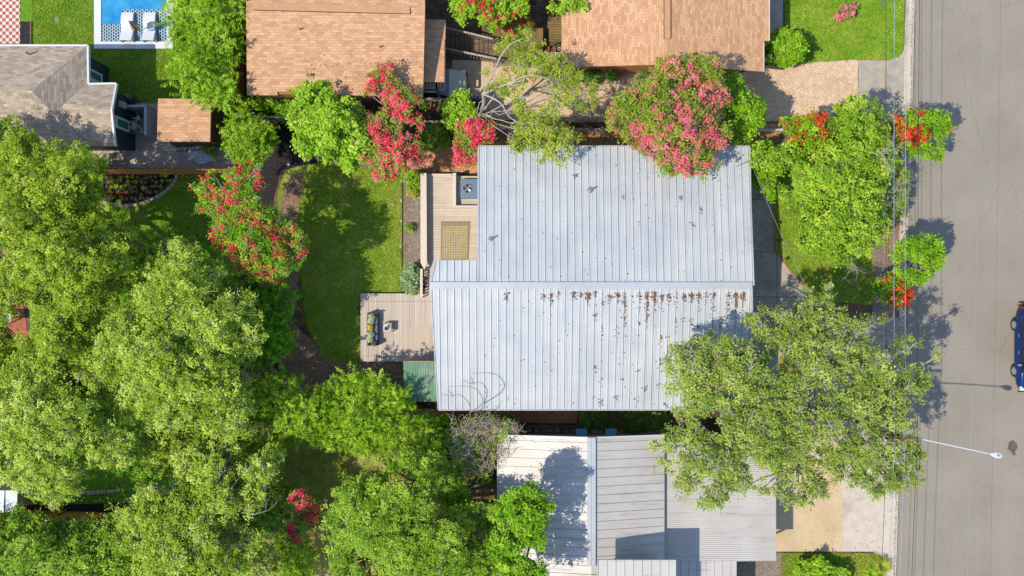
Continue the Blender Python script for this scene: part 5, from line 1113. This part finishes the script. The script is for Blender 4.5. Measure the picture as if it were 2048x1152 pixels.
tree('crepe_myrtle', 'low scarlet crepe myrtle at the kerb under the overhead lines', 'crepe myrtle', [(1752,562),(1790,548),(1820,552),(1838,562),(1830,595),(1802,614),(1772,606),(1750,590)], 3.2, 2.0, L['green'], lump=.5, leaf=(.11,.06), tuft=.16, per=20, tr=.06, flower=(L['scarlet'], .95, lambda a, b: 1 if a > 1782 else .2))
tree('thin_tree', 'thin scraggly green tree with bare twigs between parking strip and road', 'tree', [(1775,345),(1798,332),(1818,350),(1812,385),(1803,440),(1780,430),(1785,390)], 3.4, 2.3, L['mid'], lump=.5, leaf=(.11,.06), tuft=.17, per=14, dens=.7, tr=.05, bark='bark_pale', twigs=6)
def twiggy(root, start, dirs, r, length, depth, mat):
    mb = MB()
    def grow(p, d, r, l, k):
        pts = [p]; q = p.copy(); dd = d.copy()
        for _ in range(5): dd = (dd+Vector((random.gauss(0,.16), random.gauss(0,.16), random.gauss(0,.06)))).normalized(); q = q+dd*l/5; pts.append(q.copy())
        mb.tube(pts, r, r*.5, 5, cap=False)
        if k:
            for _ in range(3):
                i = random.randint(2, 5); a = random.choice((-1,1))*random.uniform(.3,.8); nd = Vector((dd.x*math.cos(a)-dd.y*math.sin(a), dd.x*math.sin(a)+dd.y*math.cos(a), dd.z+random.uniform(-.1,.2))).normalized(); grow(pts[i], nd, r*.5, l*.65, k-1)
    for d in dirs: grow(Vector(start), Vector(d).normalized(), r, length, depth)
    return mb.build('bare_branches', G[mat], root)
twiggy(bpy.data.objects['thin_tree'], W(1735,390,3.2), [(1,.25,.05),(1,.6,.1),(.9,-.1,.1),(.6,.9,.1)], .03, 1.3, 3, 'bark_pale')
twiggy(bpy.data.objects['front_yard_tree'], W(1705,500,4.5), [(-.3,-1,0),(.1,-1,.1),(-.8,-.5,0)], .022, .9, 3, 'bark_pale')
twiggy(bpy.data.objects['front_yard_tree'], W(1720,300,6), [(1,-.3,.1),(.9,.4,0)], .035, 1.2, 3, 'bark_pale')
tree('live_oak', 'huge live oak spreading over the lower right roof corner, driveways and kerb', 'tree', [(1302,790),(1322,740),(1330,700),(1380,682),(1420,652),(1480,642),(1520,612),(1560,620),(1600,605),(1612,578),(1650,566),(1690,592),(1740,630),(1800,662),(1860,682),(1885,712),(1868,760),(1850,790),(1815,800),(1825,850),(1845,905),(1830,955),(1795,985),(1750,1000),(1715,980),(1660,965),(1640,1000),(1600,1010),(1560,1000),(1530,985),(1500,972),(1475,985),(1440,1012),(1405,1027),(1370,1000),(1330,960),(1300,912),(1310,870),(1350,850),(1345,818)], 8.8, 6.4, L['oak'], lump=.9, leaf=(.11,.06), tuft=.2, per=24, tr=.26, base=(1580,800), gap=.13, dens=.85, bark='bark_pale', twigs=6)
tree('ground_hedge', 'dark green hedge strip below the eave of the metal roof', 'hedge', [(1162,828),(1240,822),(1335,824),(1335,850),(1260,858),(1200,855),(1165,850)], 1.1, .7, L['hedge'], lump=.4, leaf=(.13,.06), tuft=.15, per=18, tr=.02, gap=0)
tree('shrub', 'bright green leafy shrub at the bottom edge beside the tan driveway', 'shrub', [(1592,1134),(1610,1118),(1640,1116),(1655,1134),(1695,1140),(1690,1200),(1585,1200)], 1.4, .8, L['lime'], lump=.36, leaf=(.13,.09), tuft=.17, per=20, tr=.03)
# --- back yard crepe myrtles
tree('crepe_myrtle', 'coral red crepe myrtle leaning over the left side of the back lawn', 'crepe myrtle', [(376,372),(400,355),(440,332),(500,322),(530,330),(535,380),(552,425),(600,450),(620,490),(602,540),(565,552),(520,580),(490,572),(470,530),(430,500),(418,450),(400,400)], 6.4, 4.6, L['green'], lump=.75, leaf=(.1,.055), tuft=.18, per=20, dens=.9, tr=.1, flower=(L['coral'], .4, None), gap=.1, bark='bark_pale')
tree('crepe_myrtle', 'small crimson flowering crepe myrtle near the bottom edge under the oaks', 'crepe myrtle', [(575,985),(605,975),(640,1012),(632,1050),(602,1085),(572,1062),(590,1020)], 3.8, 2.8, L['mid'], lump=.5, leaf=(.1,.055), tuft=.16, per=16, dens=.7, tr=.06, flower=(L['crimson'], .7, None))
# --- understory around the tangle
tree('understory_tree', 'dark green undergrowth right of the dry vine tangle', 'shrub', [(990,835),(1040,838),(1040,868),(995,885),(990,960),(955,960),(960,880)], 2.2, 1.5, L['hedge'], lump=.55, leaf=(.13,.08), tuft=.18, per=18, tr=.04)
tree('understory_tree', 'fresh green undergrowth between bamboo hedge and vine tangle', 'shrub', [(850,838),(900,838),(930,850),(910,900),(915,960),(890,940),(870,900)], 2.8, 1.8, L['bamboo_deep'], lump=.6, leaf=(.14,.07), tuft=.19, per=18, tr=.04)
tree('elm_tree', 'shaded green tree joining the bottom centre tree to the vine tangle', 'tree', [(880,910),(930,950),(935,1000),(990,1015),(985,1060),(930,1060),(880,1000)], 5.0, 3.4, L['green'], lump=.75, leaf=(.13,.07), tuft=.19, per=20, tr=.07)
VT = tree('vine_tangle', 'dry tangle of curling grey vines between bamboo and the white metal roof', 'vines', [(905,870),(925,845),(960,835),(1000,838),(1035,850),(1030,880),(995,890),(990,930),(965,960),(930,950),(905,920)], 4.0, 3.0, L['lime'], lump=.6, leaf=(.1,.06), tuft=.16, per=9, dens=.4, tr=.06, bark='bark_pale')
mb = MB()
for _ in range(430):
    a = random.uniform(0, 6.28); rr = math.sqrt(random.random()); x = 958+52*rr*math.cos(a); y = 893+60*rr*math.sin(a)
    if random.random() < .25: x, y = random.uniform(900,1040), random.uniform(835,870)
    p = W(x, y, random.uniform(2.6,4.3)); d = Vector((random.gauss(0,1), random.gauss(0,1), random.gauss(0,.3))).normalized(); ax = random.uniform(-.75,.75); pts = [p.copy()]
    for _ in range(random.randint(6,15)):
        d = Vector((d.x*math.cos(ax)-d.y*math.sin(ax), d.x*math.sin(ax)+d.y*math.cos(ax), d.z*.8+random.gauss(0,.18))).normalized(); ax += random.gauss(0,.35); ax *= .9; p = p+d*.08; pts.append(p.copy())
    mb.tube(pts, random.uniform(.008,.02), .006, 4, cap=False)
mb.build('vines', M('dry_vine', C(170,146,128), C(212,192,174), 9), VT)
mb = MB()
for pts in ([(938,850,3.6),(940,825,4.2),(937,805,4.6),(920,790,4.8),(900,792,4.8),(880,786,4.9)],[(940,825,4.2),(962,810,4.7),(965,795,4.9),(950,777,5),(925,772,5),(898,774,5)],[(905,792,4.8),(898,780,4.9)],[(945,850,3.8),(975,845,4.4),(1005,860,4.6),(1045,872,4.4)]):
    mb.tube([W(*p) for p in smooth(pts, 5)], .025, .009, 6)
mb.build('long_stems', G['bark'], VT)
# --- bare branches seen among the left oaks
for st, ds, nm in (((500,1030,6.6),[(1,.05,0)],4),((372,1060,6.9),[(.5,-.8,0)],4)):
    nme = 'oak_tree' if nm == 0 else 'oak_tree.%03d' % nm; 
    if nme in bpy.data.objects: twiggy(bpy.data.objects[nme], W(*st), ds, .018, .9, 2, 'bark_pale')
# --- small plants
def rosette(mat, n, L_, W_, nm, r_=None):
    mb = MB()
    for i in range(n):
        a = i*2.4+random.uniform(-.2,.2); e_ = random.uniform(.2,.9); d = Vector((math.cos(a)*math.cos(e_), math.sin(a)*math.cos(e_), math.sin(e_))); s = Vector((-math.sin(a), math.cos(a), 0))*W_/2; l = L_*random.uniform(.7,1.1)
        m = d*l*.55+Vector((0,0,.02)); t = d*l-Vector((0,0,l*.15)); mb.face([(0,0,0), m+s, t, m-s])
    return mb
def copy_thing(o, loc, rz, s, label=None):
    c = o.copy(); COL.objects.link(c); c.location = loc; c.rotation_euler = (0,0,rz); c.scale = (s,s,s)
    for ch in list(o.children):
        d = ch.copy(); COL.objects.link(d); d.parent = c
    if label: c['label'] = label
    return c
def plantproto(kind, px, py):
    loc = W(px, py, .03); r0 = bpy.data.objects.new('bedding_plant', None); COL.objects.link(r0)
    mat = L['yellow'] if kind == 'leafy' else L['mid']
    me = rosette(mat, 11, .16, .07, 'leaves').build('leaves', mat); me.parent = r0
    at = me.data.attributes.new('tone', 'FLOAT', 'FACE'); at.data.foreach_set('value', np.clip(RNG.normal(.5,.25,len(me.data.polygons)),0,1).astype(np.float32))
    if kind != 'leafy':
        mb = MB()
        for i in range(8): p = Vector((random.gauss(0,.05), random.gauss(0,.05), .12+random.random()*.04)); mb.lathe(p, [(0,0),(.03,.01),(.02,.03),(0,.035)], 6)
        f = mb.build('blossom', P('begonia_red', C(224,60,90), .7) if kind == 'red' else P('begonia_pink', C(220,150,130), .7)); f.parent = r0
    r0.location = loc; tag(r0, {'leafy':'lone yellow-green leafy plant placed off the rows in the half-moon bed','red':'lone red begonia near the left end of the half-moon bed','pink':'lone pale pink plant near the right end of the half-moon bed'}[kind], 'plant', {'leafy':'leafy plants in the flower bed','red':'red begonias in the flower bed','pink':'pink plants in the flower bed'}[kind]); return r0
pr = {k: plantproto(k, *v) for k, v in {'leafy':(240,356),'red':(222,382),'pink':(312,372)}.items()}
cnt = {}
inside = [(206,346)] + arc[::6] + [(354,346)]
for row in range(5):
    for i in range(14):
        px, py = 214+i*10+random.uniform(-3,3), 352+row*11+random.uniform(-2.5,2.5); q = np.array([[px, py]])
        if not inpoly(q, inside)[0] or distpoly(q, inside)[0] < 5: continue
        k = 'pink' if 302 < px < 325 and py > 358 else ('red' if py > 378 else 'leafy'); cnt[k, row] = cnt.get((k, row), 0) + 1; copy_thing(pr[k], W(px, py, .03), random.uniform(0,6), random.uniform(.7,1.25), ORD[cnt[k, row]-1] + ' ' + {'leafy':'yellow-green leafy plant','red':'red begonia','pink':'pale pink plant'}[k] + ' from the left in the ' + ORD[row] + ' row of the half-moon bed')
tree('grey_leafed_shrub', 'grey-green broad-leafed shrub in the gravel bed above the lower deck', 'shrub', [(808,545),(818,532),(832,536),(838,560),(832,582),(812,582)], .9, .5, L['agave'], lump=.3, leaf=(.22,.1), tuft=.16, per=12, tr=.02, gap=0)
tree('shrub', 'small bright green shrub at the top of the gravel bed beside the bench rail', 'shrub', [(815,350),(828,343),(843,350),(842,375),(836,392),(820,385)], 1.3, .8, L['lime'], lump=.35, leaf=(.11,.07), tuft=.14, per=18, tr=.02, flower=(L['crimson'], .1, None), gap=0)
tree('shrub', 'tiny yellow-green plant midway down the gravel bed', 'shrub', [(810,453),(820,449),(828,456),(820,463)], .4, .25, L['lime'], lump=.2, leaf=(.09,.05), tuft=.1, per=12, tr=.01, gap=0)
tree('rose_bush', 'sprawling rose bush with a few red blooms by the white tarp', 'rose bush', [(405,296),(425,285),(455,292),(465,305),(455,322),(430,318),(415,310)], .9, .5, L['green'], lump=.35, leaf=(.1,.06), tuft=.15, per=8, dens=.5, tr=.02, flower=(L['scarlet'], .25, None))
tree('shrub', 'dark low shrub under the deep green bamboo beside the mulch', 'shrub', [(535,250),(552,262),(548,285),(532,280)], 1.2, .8, L['hedge'], lump=.35, leaf=(.12,.07), tuft=.15, per=14, tr=.02)
tree('understory_tree', 'leafy shrub clump in shade under the big left oaks', 'shrub', [(180,905),(240,895),(330,900),(345,950),(280,965),(240,950)], 2.0, 1.2, L['bamboo_deep'], lump=.6, leaf=(.13,.06), tuft=.18, per=16, tr=.03, gap=.25)
def grassclump(px, py, r, n, mat, label):
    mb = MB(); c = W(px, py, 0); r0 = empty('ornamental_grass', c, label, 'grass clump')
    for i in range(n):
        a = random.uniform(0,6.28); l = r*random.uniform(.7,1.2); d = Vector((math.cos(a), math.sin(a), 0)); s = Vector((-d.y, d.x, 0))*.012; p0 = c+d*r*.1*random.random(); p1 = p0+d*l*.5+Vector((0,0,l*.6)); p2 = p0+d*l+Vector((0,0,l*.35)); mb.face([p0-s,p0+s,p1+s,p1-s]); mb.face([p1-s,p1+s,p2])
    o = mb.build('blades', mat, r0); at = o.data.attributes.new('tone','FLOAT','FACE'); at.data.foreach_set('value', np.clip(RNG.normal(.5,.2,len(o.data.polygons)),0,1).astype(np.float32))
grassclump(1762, 1128, .55, 260, L['yellow'], 'spiky yellow-green grass clump on the corner by the pale driveway')
grassclump(1742, 1146, .45, 160, L['lime'], 'second spiky grass clump at the bottom edge left of the first')
# short tufts along lawn and bed edges, leaf litter on the ground
def litter(name, poly, n, size, mat, z=.035):
    P0 = np.array(poly, float); q = RNG.uniform(P0.min(0), P0.max(0), size=(n*2, 2)); q = q[inpoly(q, poly)][:n]
    scatter_leaves(name, [W(x, y, z) for x, y in q], size, mat)
litter('leaf_litter', [(560,620),(640,700),(808,724),(808,830),(560,800)], 900, .035, G['litter'])
litter('leaf_litter', [(480,850),(900,850),(930,1000),(640,1000),(560,960)], 900, .035, G['litter'])
litter('leaf_litter', [(1500,300),(1552,300),(1552,500),(1640,640),(1500,640)], 260, .03, G['litter'])
litter('leaf_litter', [(1742,245),(1812,245),(1800,640),(1742,640)], 700, .035, G['litter'])
litter('leaf_litter', [(940,246),(1560,248),(1560,290),(940,290)], 900, .035, G['litter'])
litter('leaf_litter', [(1560,850),(1790,850),(1780,1100),(1560,1100)], 160, .03, G['litter'])
def grass(poly, n, spill=3, size=.09):
    P0 = np.array(poly, float); q = RNG.uniform(P0.min(0)-spill, P0.max(0)+spill, size=(n*3, 2)); ins = inpoly(q, poly) | (distpoly(q, poly) < spill*RNG.random(len(q)))
    q = q[ins][:n]; s_ = CAMH/FPX; cen = np.stack([(q[:, 0]-1024)*s_, -(q[:, 1]-576)*s_, np.full(len(q), .05)], axis=1)
    pat = .5+.22*np.sin(q[:, 0]*.07+np.sin(q[:, 1]*.05)*2)*np.sin(q[:, 1]*.06+1)+RNG.normal(size=len(q))*.25+.25*(np.sin(q[:,0]*.023+2)*np.sin(q[:,1]*.031)>.45)
    o = quads('grass', cen, RNG.normal(size=(len(q), 3))*.6+np.array([0,0,.9]), size, size*.35, pat, L['grass'], None); o['kind'] = 'stuff'
grass([(1570,-60),(1809,-60),(1806,95),(1801,112),(1788,119),(1715,119),(1640,123),(1590,128),(1570,120)], 16000)
grass([(1552,335),(1740,335),(1745,608),(1624,600),(1575,530),(1554,500)], 12000)
grass([(802,352),(802,586),(722,588),(720,722),(690,735),(640,700),(612,640),(604,570),(598,500),(600,420),(612,360),(640,335),(700,332)], 17000, 11)
grass([(64,-60),(186,-60),(186,86),(64,86)], 7000); grass([(178,100),(345,100),(345,204),(236,204),(178,165)], 7000)
grass([(210,414),(290,410),(358,350),(400,350),(470,470),(300,520),(215,450)], 7000)
grass([(1562,1108),(1746,1108),(1770,1135),(1773,1180),(1562,1180)], 7000)
grass([(560,880),(860,880),(860,1000),(640,1050),(560,1000)], 5000, 4, .11)
print('LEAVES', NLEAF)
